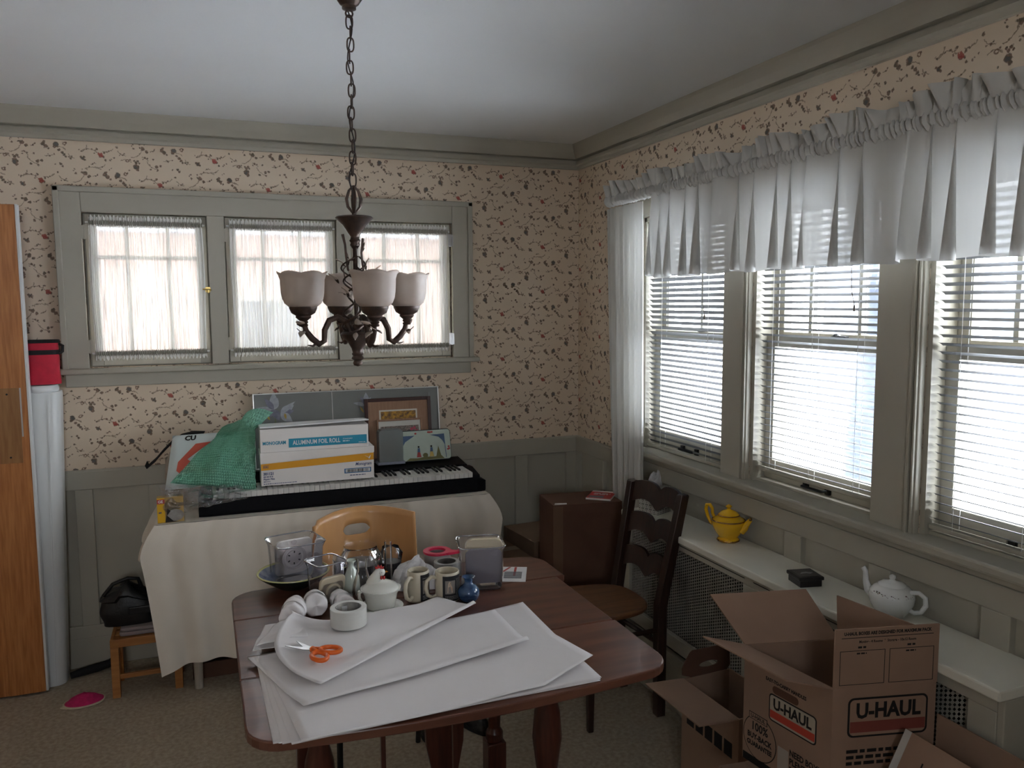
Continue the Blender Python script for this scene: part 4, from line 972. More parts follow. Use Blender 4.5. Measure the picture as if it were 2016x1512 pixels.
tleg(.240,-.30,'gate_leg'); tleg(-.355,-.32,'gate_leg')
# post with turned collar and square foot block
for x, y in ((.305,.30),):
    MB().lathe([(.018,.18),(.030,.195),(.030,.22),(.020,.235),(.026,.40),(.030,.726)], 16, T(x,y,0)).box((x-.032,y-.032,.06),(x+.032,y+.032,.19)).build('post', CHERL, dt, smooth=True, bevel=.003)
MB().prism([(-.045,.0),(.045,0),(.04,.20),(.06,.30),(.075,.726),(-.075,.726),(-.06,.30),(-.04,.20)], -.012, .012, T(.088,.16,0) @ RX(90)).build('trestle_board', CHERL, dt, bevel=.003)
MB().box((.09,.14,.06),(.30,.30,.075)).box((.09,.14,.075),(.29,.165,.135)).build('stretcher', CHERL, dt, bevel=.003)
MB().prism([(-.40,0),(-.33,0),(-.345,.40),(-.34,.726),(-.41,.726),(-.415,.40)], -.018, .018, T(.012,-.25,0) @ RX(90)).build('slab_leg', CHERL, dt, bevel=.004)
for x in (-.175,.02): MB().lathe([(.0085,.02),(.0085,.726)], 4, T(x,-.18,0) @ RZ(45)).build('gate_bar', CHERL, dt)
MB().box((-.19,-.19,.02),(.035,-.17,.05)).build('gate_rail', CHERL, dt, bevel=.002)
# ------------------------------------------------------------------ plywood chair behind the table
PLY = wood('birch_ply', (.60,.32,.125), (.53,.27,.10), 3, 2, .35, coat=.2, ring=5)
pc = thing('plywood_chair', 'bent plywood chair with a hand slot behind the dining table', 'chair', (-1.44,-1.42,0), 3)
m = MB(); cols = 56
def yb_(x, z): return .215-.10*(x/.185)**2*1.0+.06+.10*(z-.62)-.03
def edge(x): return .888+.012*(1-(x/.185)**2)*1.6-.012*(x < -.17)
vs_ = []; fs = []
def quad(a): 
    k = len(vs_); vs_.extend(a); fs.append((k,k+1,k+2,k+3))
for i in range(cols):
    xa, xb = -.185+.37*i/cols, -.185+.37*(i+1)/cols
    def span(za0, zb0, za1, zb1, n=5):
        for j in range(n):
            q = [(xa, za0+(zb0-za0)*j/n), (xb, za1+(zb1-za1)*j/n), (xb, za1+(zb1-za1)*(j+1)/n), (xa, za0+(zb0-za0)*(j+1)/n)]
            quad([(x, yb_(x,z), z) for x, z in q])
    def slot(x):
        d = abs((x+.015)/.05)
        return (.020*(1-d**4)**.5 if d < 1 else 0)
    ha, hb = slot(xa), slot(xb); zc = .845
    span(.60, zc-ha, .60, zc-hb); span(zc+ha, edge(xa)+.02, zc+hb, edge(xb)+.02, 3)
m.add(vs_, fs); bm_ = m.build('backrest', PLY, pc, smooth=False)
bb_ = bmesh.new(); bb_.from_mesh(bm_.data); bmesh.ops.remove_doubles(bb_, verts=bb_.verts, dist=.0004); bmesh.ops.recalc_face_normals(bb_, faces=bb_.faces); bb_.to_mesh(bm_.data); bb_.free()
bm_.data.polygons.foreach_set('use_smooth', [True]*len(bm_.data.polygons))
q = bm_.modifiers.new('thickness','SOLIDIFY'); q.thickness = .010; q.offset = 0
MB().grid(lambda u,v: ((u-.5)*.40*(1-.06*v), -.20+.40*v, .455-.02*math.sin(v*3.1)+.01*(2*u-1)**2), 16, 14).build('seat', PLY, pc, smooth=True, solid=.011)
for sx in (-1,1):
    MB().tube([(sx*.19,-.19,.0),(sx*.18,-.17,.435),(sx*.18,.15,.435),(sx*.17,.20,.50),(sx*.16,.20,.66)], .010, 10).build('frame_tube', BLACKM, pc, smooth=True)
    MB().tube([(sx*.19,.20,.0),(sx*.18,.10,.435)], .010, 10).build('rear_leg', BLACKM, pc, smooth=True)
# ------------------------------------------------------------------ packing paper
PAPER = mat('packing_paper', (.87,.835,.83), .85, rgb2=(.82,.785,.78), vscale=4, bump=.12, bscale=60, spec=.15, transl=.1)
def sheet(name, label, corners, z, waves, group=None, n=36, mt=PAPER, curl=None):
    """one sheet: corners LF, RF, RB, LB on the table; waves and curls lift it"""
    c = [Vector((x,y,0)) for x,y in corners]; cx = sum(p.x for p in c)/4; cyy = sum(p.y for p in c)/4
    t = thing(name, label, 'paper', (cx, cyy, z), group=group)
    def f(u, v):
        p = c[0]*(1-u)*(1-v)+c[1]*u*(1-v)+c[2]*u*v+c[3]*(1-u)*v
        h = waves*(.5+.5*wob(u*2.3+z*300,v*2.3,z*90))
        if curl: p2, h2 = curl(u, v, p); p = p2; h += h2
        return (p.x-cx, p.y-cyy, h)
    MB().grid(f, n, n).build('sheet', mt, t, smooth=True, solid=.0007)
    return t
lab = ['bottom packing paper sheet of the fan, hanging furthest left over the table edge', 'second packing paper sheet from the bottom of the fan', 'third packing paper sheet from the bottom of the fan', 'wide packing paper sheet lying across the front edge of the table']
fan = [((-1.868,-2.400),(-1.095,-2.400),(-1.10,-1.885),(-1.875,-2.00)), ((-1.850,-2.412),(-1.092,-2.396),(-1.095,-1.875),(-1.868,-2.005)), ((-1.832,-2.424),(-1.088,-2.392),(-1.09,-1.868),(-1.862,-2.01)), ((-1.813,-2.436),(-1.10,-2.385),(-1.084,-1.860),(-1.855,-2.03))]
z = .7515
CHERRY.node_tree.nodes['Bump'].inputs['Strength'].default_value = .012
for i, c in enumerate(fan):
    cl = None
    if i == 3:
        def cl(u, v, p):
            # the right front corner turns up slightly
            d = max(0,(u-.8)/.2)*max(0,(.5-v)/.5)
            p = p.copy(); p.y += .075*d; p.x += .03*d
            return p, .016*d+.003*(1+math.sin(u*9+1))*(1-v)
    sheet('paper_sheet', lab[i], c, z, .003 if i == 3 else .0008, 'packing paper sheets', curl=cl); z += .0018
def fold2(u, v, p):
    h = .012*math.exp(-((v-.05)/.07)**2)*(.2+.8*u)+.010*(1+math.sin(u*7+1))*max(0,.3-v)
    return p, h
sheet('paper_sheet', 'folded packing paper sheet whose front crease points to the right', ((-1.793,-2.298),(-1.188,-2.165),(-1.19,-1.90),(-1.897,-1.968)), .7625, .004, 'packing paper sheets', curl=fold2)
for i in range(2): sheet('paper_scrap', ['crumpled torn paper end at the left of the table, lower piece','crumpled torn paper end at the left of the table, upper piece'][i], ((-1.885+.01*i,-1.965),(-1.74,-1.95),(-1.735,-1.80),(-1.84+.03*i,-1.80-.02*i)), .770+.010*i, .018, 'torn paper ends', n=24)
# loosely rolled top sheet
def roll(u, v, p):
    h = 0; p = p.copy()
    # left end curls up and over, right end is a soft tube
    p.x -= .075*math.sin(min(1,v*1.05)*math.pi)**.8*max(0,1-u*3)
    if u < .30: q = (.30-u)/.30; h += .050*q**1.5*v**1.2; p.x += .03*q*q*v
    b = math.exp(-((v-.06)/.08)**2); h += .014*b*(.15+.85*u)+.004*math.sin(u*5)*(1-abs(2*v-1))
    if u > .85: q = (u-.85)/.15; p.y += .03*q*(v)
    return p, h
sheet('paper_sheet', 'top packing paper sheet with rolled edge under the tape and scissors', ((-1.742,-2.211),(-1.240,-1.872),(-1.325,-1.782),(-1.80,-1.835)), .772, .005, 'packing paper sheets', n=50, curl=roll)
# ------------------------------------------------------------------ tape roll and scissors on the paper
TAPEM = mat('tape_white', (.72,.72,.68), .25, var=.04, vscale=90, stretch=(.2,.2,3), transl=.15)
tp = thing('tape_roll', 'roll of clear packing tape standing on the packing paper', 'tape', (-1.622,-1.895,.785), 10)
def tyre(ro, ri, h): return [(ri,0),(ro-.001,0),(ro,.001),(ro,h-.001),(ro-.001,h),(ri,h),(ri,0)]
MB().lathe(tyre(.0505,.036,.050), 48, cap=False).build('tape', TAPEM, tp, smooth=True, bevel=.0006)
MB().lathe(tyre(.036,.034,.050), 40, cap=False).build('core', mat('grey_core', (.42,.40,.36), .7, rgb2=(.18,.18,.18), vscale=40), tp, smooth=True)
flat('core_label', rect(-.012,.018,.010,.04), WINK, tp, T(0,.0335,0) @ RX(90))
sz = thing('scissors', 'orange handled scissors lying open on the packing paper', 'scissors', (-1.745,-2.055,.796), 38)
SCO = mat('orange_plastic', (.75,.13,.01), .35)
for s in (-1,1):
    A = RZ(s*17)
    MB(A).add([(-.006,0,.001*s),(.006,0,.001*s),(.008,.02,.001*s),(.002*s,.075,.001*s),(-.008,.02,.001*s)],[(0,1,2,3,4)]).build('blade', STEEL, sz, solid=.0022)
    B = RZ(s*22) @ T(-s*.004,0,0)
    cy0 = -.052
    MB(B).tube([((.0 if True else 0)+s*.004+.017*math.cos(a)*(1.0), cy0+.027*math.sin(a), .002+.001*s) for a in [i*2*math.pi/26 for i in range(26)]], .0062, 8, True).tube([(0,0,.002),(s*.003,-.014,.002),(s*.002,-.026,.002)], [.007,.0075,.008], 8).build('handle', SCO, sz, smooth=True)
MB().lathe([(0,.006),(.004,.006),(.005,.002),(.005,-.003),(0,-.003)], 12).build('pivot', STEEL, sz)
# ------------------------------------------------------------------ paper wrapped cups
def wrapped(label, loc, r, L_, rz, tilt):
    t = thing('wrapped_cup', label, 'wrapped item', loc, rz, group='paper wrapped cups')
    M = T(0,0,r*.98) @ RX(90-tilt)
    def f(u, v):
        a = u*2*math.pi; rr = r*(1+.12*wob(math.cos(a)*1.5,math.sin(a)*1.5,v*3)+.025*math.sin(a*5+v*4))
        k = 1.0
        if v < .14: k = max(.0,math.sin(v/.14*math.pi/2))**.45
        if v > .9: k = max(.0,math.sin((1-v)/.1*math.pi/2))**.4
        z_ = max(rr*k*math.sin(a), -r*.97)
        return (rr*k*math.cos(a), z_, (v-.5)*L_+.006*math.sin(a*2+1))
    MB(M).grid(f, 40, 22, wrapu=True).build('wrapping', PAPER, t, smooth=True)
    MB(M).grid(lambda u,v: (r*1.04*math.cos(u*3.6-.3), r*1.04*math.sin(u*3.6-.3)+.002, (v-.5)*L_*.34+L_*(.10-.20*u)), 24, 5).build('loose_flap', PAPER, t, smooth=True, solid=.0008)
wrapped('paper wrapped cup nearest the left edge of the dining table', (-1.755,-1.745,.751), .034, .11, -14, 4)
wrapped('paper wrapped cup in the middle, leaning under the plastic canister with the beige lid', (-1.688,-1.695,.751), .033, .11, -4, 12)
wrapped('paper wrapped cup beside the glass carafe', (-1.610,-1.705,.751), .029, .10, 6, 6)
# ------------------------------------------------------------------ bowl and canisters
bo_ = thing('serving_bowl', 'shallow dark bowl with a yellow rim and blue painted inside', 'bowl', (-1.722,-1.420,.750))
MB().lathe([(.0,.004),(.045,.004),(.05,0),(.055,.004),(.095,.030),(.114,.045),(.116,.050)], 48, cap=False).build('outside', mat('bowl_dark', (.02,.03,.025), .25), bo_, smooth=True)
MB().lathe([(0,.009),(.05,.010),(.092,.033),(.110,.048)], 48, cap=False).build('inside', mat('bowl_white', (.42,.45,.48), .2, rgb2=(.05,.07,.18), vscale=16), bo_, smooth=True)
MB().lathe([(.109,.048),(.112,.052),(.116,.052),(.117,.049)], 48, cap=False).build('rim', mat('bowl_yellow', (.60,.58,.28), .25), bo_, smooth=True)
PLAS = clear('clear_plastic', tint=(.96,.955,.975), gloss=.16, haze=.07, hazecol=(.62,.60,.68))
LIDB = mat('beige_plastic', (.58,.50,.37), .35); LIDW = mat('white_plastic', (.68,.64,.62), .35); LIDP = mat('pale_seal', (.52,.47,.47), .4)
def canister(label, loc, rz, w_, h, flare=1.08):
    t = thing('clear_canister', label, 'canister', loc, rz, group='clear square canisters')
    rings = []; 
    for z_, s in ((.003,.90),(.0,.86),(.0,.90),(.006,.93),(h*.85,1.0),(h*.97,flare),(h,flare*1.01)):
        rings.append([(x*s,y*s,z_) for x,y in rrect(-w_/2,-w_/2,w_/2,w_/2,w_*.17,5)])
    n = len(rings[0]); m = MB()
    m.add([p for r_ in rings for p in r_], [(i*n+j,i*n+(j+1)%n,(i+1)*n+(j+1)%n,(i+1)*n+j) for i in range(len(rings)-1) for j in range(n)]+[tuple(range(n))])
    m.build('jar', PLAS, t, smooth=True)
    MB().tube([(x,y,h) for x,y,_ in rings[-1]], .0022, 6, True).build('rim', clear('rim_plastic', tint=(.9,.9,.95), gloss=.5, haze=.35, hazecol=(.75,.75,.82)), t, smooth=True)
    return t
c1 = canister('clear square canister with a pale ringed lid inside, standing in the yellow rimmed bowl', (-1.712,-1.402,.765), 14, .150, .135)
Lm = T(.005,.045,.008) @ RX(8) @ RX(90)
MB(Lm).prism(rrect(-.062,0,.062,.122,.016), -.004, .006).build('lid', LIDW, c1, bevel=.002)
for r0, r1, mt in ((.042,.034,LIDP),): MB(Lm @ T(0,.06,.006)).lathe([(r1,0),(r0,0),(r0,.006),(r1,.006),(r1,0)], 36, cap=False).build('lid_ring', LIDP, c1)
MB(Lm @ T(0,.06,.006)).lathe([(0,.0),(.026,.0),(.026,.004),(0,.004)], 30).build('lid_disc', LIDP, c1)
for i in range(6): MB(Lm @ T(0,.06,.0105) @ RZ(60*i+30)).box((.017,-.002,0),(.024,.002,.0008)).build('lid_mark', INK, c1)
for x_, y_ in ((0,.114),(-.055,.06),(.055,.06)): MB(Lm @ T(x_,y_,.006)).lathe([(0,0),(.009,0),(.009,.002),(0,.002)], 16).build('lid_notch', LIDP, c1)
c2 = canister('small clear canister holding a beige lid, behind the wrapped cups', (-1.640,-1.585,.751), 22, .092, .125, 1.12)
Lm = T(0,-.02,.006) @ RX(12) @ RX(90)
MB(Lm).prism(rrect(-.044,0,.044,.082,.018), 0, .012).build('lid', LIDB, c2, bevel=.003)
MB(Lm @ T(0,.034,.012)).lathe([(.020,0),(.026,0),(.026,.006),(.020,.006),(.02,0)], 30, cap=False).build('lid_ring', LIDB, c2, smooth=True)
c3 = canister('large clear canister holding a beige lid, beside the blue vase', (-1.145,-1.635,.751), -12, .142, .142, 1.06)
Lm = T(.012,-.02,.012) @ RX(-4) @ RX(90)
MB(Lm).prism(rrect(-.062,.0,.062,.145,.026), -.016, .006).build('lid', LIDB, c3, bevel=.004)
MB(Lm @ T(-.004,0,.012)).prism(rrect(-.060,.0,.060,.112,.018), 0, .006).build('frosted_insert', clear('insert_plastic', gloss=.2, haze=.55, hazecol=(.55,.52,.60), rough=.1), c3, bevel=.002)
# ------------------------------------------------------------------ glassware and small vases
CEL = mat('celadon_glaze', (.55,.60,.53), .15, coat=.5)
sk = thing('sake_bottle', 'small pale green porcelain bottle beside the beige lidded canister', 'bottle', (-1.558,-1.575,.750))
MB().lathe([(0,0),(.022,0),(.026,.006),(.027,.03),(.024,.06),(.014,.085),(.0085,.096),(.009,.104),(.017,.113),(.0165,.114),(.007,.104),(0,.10)], 28).build('body', CEL, sk, smooth=True)
GL = clear('drinking_glass', gloss=.14, haze=.02)
jr = thing('glass_jar', 'ribbed glass jar with dark contents behind the carafe', 'jar', (-1.512,-1.486,.750))
def rib(prof, n=56, amp=.02): return MB().lathe(prof, n, lobes=28, lobe=amp, cap=False)
rib([(.0,.003),(.060,.003),(.066,.01),(.068,.08),(.066,.10),(.055,.118),(.052,.128),(.055,.132)]).build('glass', GL, jr, smooth=True)
MB().lathe([(0,.006),(.061,.006),(.063,.075),(0,.078)], 32).build('contents', mat('dark_coffee', (.010,.008,.010), .4), jr, smooth=True)
jr2 = thing('glass_tumbler', 'clear glass dish with dark contents right of the ribbed jar', 'glass', (-1.405,-1.455,.750))
MB().lathe([(0,.003),(.034,.003),(.037,.06),(.042,.085),(.030,.10),(.028,.106)], 32, cap=False).build('glass', GL, jr2, smooth=True)
MB().lathe([(0,.006),(.032,.006),(.034,.055),(0,.056)], 28).build('contents', mat('dark_coffee', (.010,.008,.010), .4), jr2, smooth=True)
cf = thing('glass_carafe', 'slim waisted clear glass carafe in front of the ribbed jar', 'carafe', (-1.535,-1.640,.750))
MB().lathe([(0,.003),(.026,.003),(.030,.008),(.033,.03),(.030,.055),(.020,.085),(.0155,.105),(.018,.125),(.022,.140)], 36, cap=False).build('glass', GL, cf, smooth=True)
tv = thing('bud_vase', 'tall thin clear glass tube vase beside the crumpled paper', 'vase', (-1.432,-1.545,.750))
MB().lathe([(0,.003),(.0105,.003),(.0125,.01),(.0125,.150),(.014,.154)], 24, cap=False).build('glass', GL, tv, smooth=True)
CER = mat('white_glaze', (.68,.68,.62), .18, var=.04, vscale=12, coat=.4)
RG = mat('red_glaze', (.50,.02,.02), .2, coat=.4)
hn = thing('hen_tureen', 'white ceramic tureen with a red combed hen lid on a saucer', 'tureen', (-1.498,-1.735,.750))
MB().lathe([(0,.004),(.045,.004),(.05,0),(.056,.003),(.066,.010),(.068,.013),(.066,.014),(.05,.008),(0,.008)], 40, cap=False).build('saucer', CER, hn, smooth=True)
MB().lathe([(0,.008),(.040,.008),(.044,.012),(.049,.045),(.052,.055),(.060,.066),(.061,.069),(.056,.069),(0,.062)], 40, cap=False).build('pot', CER, hn, smooth=True)
MB().lathe([(.056,.069),(.055,.073),(.046,.080),(.030,.087),(.012,.090),(0,.090)], 40, cap=False).build('lid', CER, hn, smooth=True)
rd = RZ(-18)
MB(rd).tube([(-.026,0,.078),(-.018,0,.092),(-.010,0,.108),(-.004,0,.120),(.003,0,.124)], [.020,.020,.015,.0115,.008], 14).build('hen_neck', CER, hn, smooth=True)
MB(rd).lathe([(0,-.012),(.009,-.009),(.013,0),(.009,.009),(0,.012)], 16, T(.003,0,.117)).build('hen_head', CER, hn, smooth=True)
MB(rd).prism([(-.012,.124),(-.016,.136),(-.010,.133),(-.006,.141),(-.001,.135),(.004,.140),(.005,.133),(.012,.134),(.008,.124)], -.003, .003, RX(90)).build('hen_comb', RG, hn, bevel=.001)
MB(rd).lathe([(0,0),(.003,.002),(.0,.010)], 8, T(.015,0,.118) @ RY(90)).build('hen_beak', mat('orange_beak', (.6,.22,.03), .3), hn, smooth=True)
for dx in (.012,.004): MB(rd).lathe([(0,-.007),(.004,-.003),(.003,.004),(0,.006)], 10, T(dx,-.010,.103)).build('hen_wattle', RG, hn, smooth=True)
MB(rd).lathe([(0,-.0015),(.0015,0),(0,.0015)], 8, T(.006,-.0115,.119)).build('hen_eye', INK, hn)
MB().tube([(-.056,-.005,.066),(-.066,-.008,.064),(-.067,-.010,.050),(-.060,-.012,.035),(-.062,-.014,.020),(-.052,-.010,.018)], .005, 8).lathe([(0,-.006),(.006,0),(0,.006)], 10, T(-.066,-.008,.068)).build('pot_handle', CER, hn, smooth=True)
sp_ = thing('hen_spoon_rest', 'small white hen shaped spoon lying by the tureen saucer', 'spoon rest', (-1.555,-1.805,.754), -12)
MB().tube([(-.034,0,.010),(-.02,0,.011),(.0,0,.011),(.02,0,.012),(.03,0,.013)], [.006,.010,.011,.010,.005], 12).build('body', CER, sp_, smooth=True)
MB().prism([(.022,.004),(.034,.006),(.033,.012),(.037,.017),(.030,.018),(.026,.010)], -.004, .004, T(0,-.005,0) @ RX(90)).build('comb', RG, sp_, bevel=.001)
MB().lathe([(0,-.0012),(.0014,0),(0,.0012)], 6, T(.022,-.0095,.018)).build('eye', INK, sp_)
# ------------------------------------------------------------------ two photo mugs
MUG = mat('cream_stoneware', (.58,.52,.40), .3, var=.05, vscale=20); MUGB = mat('mug_black', (.012,.013,.016), .35)
def mug(label, loc, rz, r, h):
    t = thing('photo_mug', label, 'mug', loc, rz, group='photo mugs')
    MB().lathe([(0,.004),(r*.9,.0),(r*.98,.003),(r,.010),(r,h-.003),(r-.002,h),(r-.005,h-.002),(r-.006,.012),(0,.010)], 40, cap=False).build('cup', MUG, t, smooth=True)
    MB().grid(lambda u,v: ((r+.0006)*math.cos(R(-130+190*u)), (r+.0006)*math.sin(R(-130+190*u)), .006+v*(h-.014)), 30, 3).build('black_print', MUGB, t, smooth=True)
    # handle on the left of the print
    MB(RZ(183)).tube([(r-.003,0,h*.80),(r+.014,0,h*.86),(r+.030,0,h*.74),(r+.034,0,h*.5),(r+.028,0,h*.26),(r+.012,0,h*.14),(r-.003,0,h*.2)], .0062, 10).build('handle', MUG, t, smooth=True)
    # photo of a pale parrot in a square, with lines of small type round it
    def onc(nm, pts, mt, k):
        vs_ = [((r+.0012+k*.0004)*math.cos(R(a)), (r+.0012+k*.0004)*math.sin(R(a)), z_) for a, z_ in pts]
        MB().add(vs_, [tuple(range(len(vs_)))]).build(nm, mt, t)
    ph = mat('photo_grey', (.22,.20,.18), .4); bird = mat('bird_cream', (.55,.46,.36), .5, rgb2=(.42,.26,.18), vscale=90)
    for k in range(6): onc('photo', [(-118+k*8,.030),(-110+k*8,.030),(-110+k*8,.072),(-118+k*8,.072)], ph, 0)
    onc('photo_bird', [(-108,.034),(-84,.034),(-84,.05),(-90,.058),(-92,.068),(-99,.070),(-104,.064),(-106,.054)], bird, 1); onc('photo_eye', [(-95,.063),(-93,.063),(-93,.066),(-95,.066)], INK, 2)
    pr_ = MB(); rr = random.Random(3)
    for row in range(15):
        z_ = .012+row*(h-.028)/15; a = -64 if .024 < z_ < .076 else -118
        while a < 40:
            wd = rr.uniform(3,8)
            pr_.add([((r+.0013)*math.cos(R(q)), (r+.0013)*math.sin(R(q)), zz) for q, zz in ((a,z_),(a+wd,z_),(a+wd,z_+.0022),(a,z_+.0022))], [(0,1,2,3)]); a += wd+2.2
    pr_.build('print_lines', mat('print_grey', (.30,.30,.28), .5), t)
mug('cream photo mug with black print beside the hen tureen, its handle in front', (-1.372,-1.700,.750), 37, .034, .098)
mug('black photo mug with the bird picture facing the room, beside the blue vase', (-1.286,-1.728,.750), 2, .038, .094)
bv = thing('blue_vase', 'small round marbled blue vase with a ruffled neck', 'vase', (-1.228,-1.765,.750))
BLV = mat('blue_marble_glaze', (.05,.12,.25), .12, rgb2=(.015,.035,.09), vscale=18, stretch=(1,1,3), coat=.6)
MB().lathe([(0,0),(.022,0),(.030,.008),(.035,.022),(.034,.036),(.024,.050),(.014,.056),(.012,.064),(.017,.074),(.021,.078),(.012,.072),(0,.06)], 32).build('body', BLV, bv, smooth=True)
# ------------------------------------------------------------------ crumpled paper and tape rolls behind
cr = thing('crumpled_paper', 'crumpled white tissue paper bundle behind the mugs', 'paper', (-1.335,-1.575,.750))
def cb_(u, v):
    a = u*2*math.pi; ph_ = v*math.pi/2; r = 1+.28*wob(math.cos(a)*2.2,math.sin(a)*2.2,v*2.6)+.14*abs(wob(math.cos(a)*5,math.sin(a)*5,v*6))
    return (math.cos(a)*math.cos(ph_)*.088*r, math.sin(a)*math.cos(ph_)*.065*r, max(.002,math.sin(ph_)*.082*(.7+.5*r)*(.8+.2*math.cos(a+2.4))))
MB().grid(cb_, 34, 13, wrapu=True).build('bundle', mat('tissue_white', (.72,.70,.70), .8, transl=.15), cr)
tr2 = thing('tape_dispenser', 'roll of tape with a red dispenser behind the mugs', 'tape', (-1.228,-1.408,.750))
MB().lathe(tyre(.046,.034,.05), 40, cap=False).build('tape', mat('tape_dark', (.30,.28,.27), .3), tr2, smooth=True)
RPL = mat('red_plastic', (.62,.02,.07), .3)
MB().lathe(tyre(.050,.030,.008), 40, T(0,0,.051), cap=False).build('red_ring', RPL, tr2, smooth=True, bevel=.001)
MB().prism([(.02,-.048),(.072,-.044),(.075,-.034),(.045,-.01)], .051, .060).build('cutter_arm', RPL, tr2, bevel=.001); box_obj('cutter_blade', (.068,-.046,.015),(.074,-.034,.052), LIDW, tr2)
tr3 = thing('tape_roll', 'roll of silver grey tape between the crumpled paper and large canister', 'tape', (-1.222,-1.505,.750))
MB().lathe(tyre(.044,.032,.048), 40, cap=False).build('tape', mat('tape_silver', (.38,.38,.36), .35, rgb2=(.30,.30,.28), vscale=20), tr3, smooth=True)
MB().lathe(tyre(.032,.030,.048), 36, cap=False).build('core', mat('core_dark', (.10,.09,.08), .7), tr3, smooth=True)
lp = thing('shipping_papers', 'white printed shipping label sheet on the table beside the large canister', 'paper', (-1.02,-1.585,.7505), -24)
MB().box((-.055,-.075,0),(.055,.075,.0012)).build('sheet', WHITEP, lp)
F = T(0,0,.0014)
flat('red_border', [(-.05,-.02),(-.042,-.02),(.0,.07),(-.008,.07)], REDP, lp, F); flat('red_border', [(.01,-.02),(.018,-.02),(.02,.07),(.012,.07)], REDP, lp, F)
for i in range(7): flat('print_line', rect(-.02,-.045+i*.010,.04,-.041+i*.010), mat('print_grey2', (.25,.25,.27), .6), lp, T(0,0,.0022))
# ------------------------------------------------------------------ shoes under the table
def shoe(label, loc, rz):
    t = thing('black_shoe', label, 'shoe', loc, rz, group='black shoes under the table')
    sole = []
    for i in range(28):
        a = 2*math.pi*i/28; y = math.sin(a)*.13; w_ = .046 if y > -.03 else .040
        sole.append((math.cos(a)*w_*(1-.12*max(0,y/.13)), y))
    MB().prism(sole, 0, .022).build('sole', mat('rubber', (.012,.012,.012), .8), t, bevel=.004)
    def up(u, v):
        a = u*2*math.pi; y0 = math.sin(a)*.126; hgt = .095 if y0 < -.02 else .095-.045*min(1,(y0+.02)/.10)
        s = (1-v**2.2*.55) if y0 > -.03 else (1-.25*v)
        return (math.cos(a)*.044*s, -.02*v+y0*(s if y0 > 0 else 1-.1*v), .020+hgt*v)
    MB().grid(up, 32, 8, wrapu=True).build('upper', LEA, t, smooth=True)
    MB().tube([(-.018,.02,.094),(0,.03,.090),(.018,.02,.094)], .003, 6).tube([(-.018,.0,.108),(0,.01,.104),(.018,.0,.108)], .003, 6).build('laces', BLK, t)
shoe('left black shoe on the carpet under the dining table', (-1.185,-1.12,0), 160); shoe('right black shoe on the carpet under the dining table', (-1.03,-1.15,0), 195)
# ------------------------------------------------------------------ ladder-back chair
DARKW = wood('espresso_wood', (.035,.014,.009), (.020,.008,.006), 7, 2, .35, coat=.1)
SEATW = wood('worn_seat_wood', (.19,.085,.035), (.12,.05,.022), 5, 0, .4)
lc = thing('ladderback_chair', 'dark ladder-back chair with a worn wooden seat beside the radiator cover', 'chair', (-.47,-1.24,0), 0)
pl0 = [Vector((.160,.145,0)), Vector((.135,.150,.46)), Vector((.200,.14,.915))]     # far post
pr0 = [Vector((.175,-.135,0)), Vector((.175,-.135,.46)), Vector((.248,-.175,.915))]  # near post
for P_ in (pl0, pr0):
    m = MB(); vs_ = []
    for p, s in zip(P_+[P_[2]+Vector((.0,0,.004))], (.019,.021,.018,.014)): vs_ += [(p.x-s,p.y-s,p.z),(p.x+s,p.y-s,p.z),(p.x+s,p.y+s,p.z),(p.x-s,p.y+s,p.z)]
    m.add(vs_, [(3,2,1,0),(12,13,14,15)]+[(4*k+i,4*k+(i+1)%4,4*k+4+(i+1)%4,4*k+4+i) for k in range(3) for i in range(4)]).build('back_post', DARKW, lc, bevel=.005, smooth=True)
def onpost(P_, z):
    a, b = (P_[0],P_[1]) if z < .46 else (P_[1],P_[2]); return a+(b-a)*((z-a.z)/(b.z-a.z))
for zc in (.870, .737, .592):
    A = onpost(pl0, zc); B = onpost(pr0, zc); n = 40; vs_ = []; fs = []
    for i in range(n+1):
        q = i/n; p = A+(B-A)*q
        # scalloped top and bottom edges
        top = .036+.020*(abs(math.sin(q*2*math.pi))**.6)-.010*math.exp(-((q-.5)/.06)**2)-.012*(1 if q < .05 or q > .95 else 0)
        bot = -.044+.022*(abs(math.sin(q*2*math.pi))**1.2)-.012*math.exp(-((q-.5)/.10)**2)
        bowx = .022*math.sin(q*math.pi)
        for dz in (bot, top): 
            for dx in (-.006,.006): vs_.append((p.x+bowx+dx+.16*dz, p.y, p.z+dz))
    for i in range(n):
        a = 4*i; b = a+4; fs += [(a,b,b+2,a+2),(a+1,a+3,b+3,b+1),(a+2,b+2,b+3,a+3),(a,a+1,b+1,b)]
    fs += [(0,2,3,1),(4*n,4*n+1,4*n+3,4*n+2)]
    MB().add(vs_, fs).build('ladder_slat', DARKW, lc)
seat = []
for i in range(40):
    a = 2*math.pi*i/40; c_, s_ = math.cos(a), math.sin(a); r = 1/((abs(c_)**3.2+abs(s_)**3.2)**(1/3.2))
    seat.append((c_*r*.195-.045, s_*r*(.185+.025*(-c_))))
MB().prism(seat, .445, .468).build('seat', SEATW, lc, bevel=.008, smooth=True)
for y in (-.15,.15): MB().add([(x*s-.145+(0),y+yy*s,z_) for z_, s in ((0,.011),(.445,.018)) for x,yy in ((-1,-1),(1,-1),(1,1),(-1,1))], [(0,3,2,1),(4,5,6,7)]+[(i,(i+1)%4,4+(i+1)%4,4+i) for i in range(4)]).build('front_leg', DARKW, lc, bevel=.003)
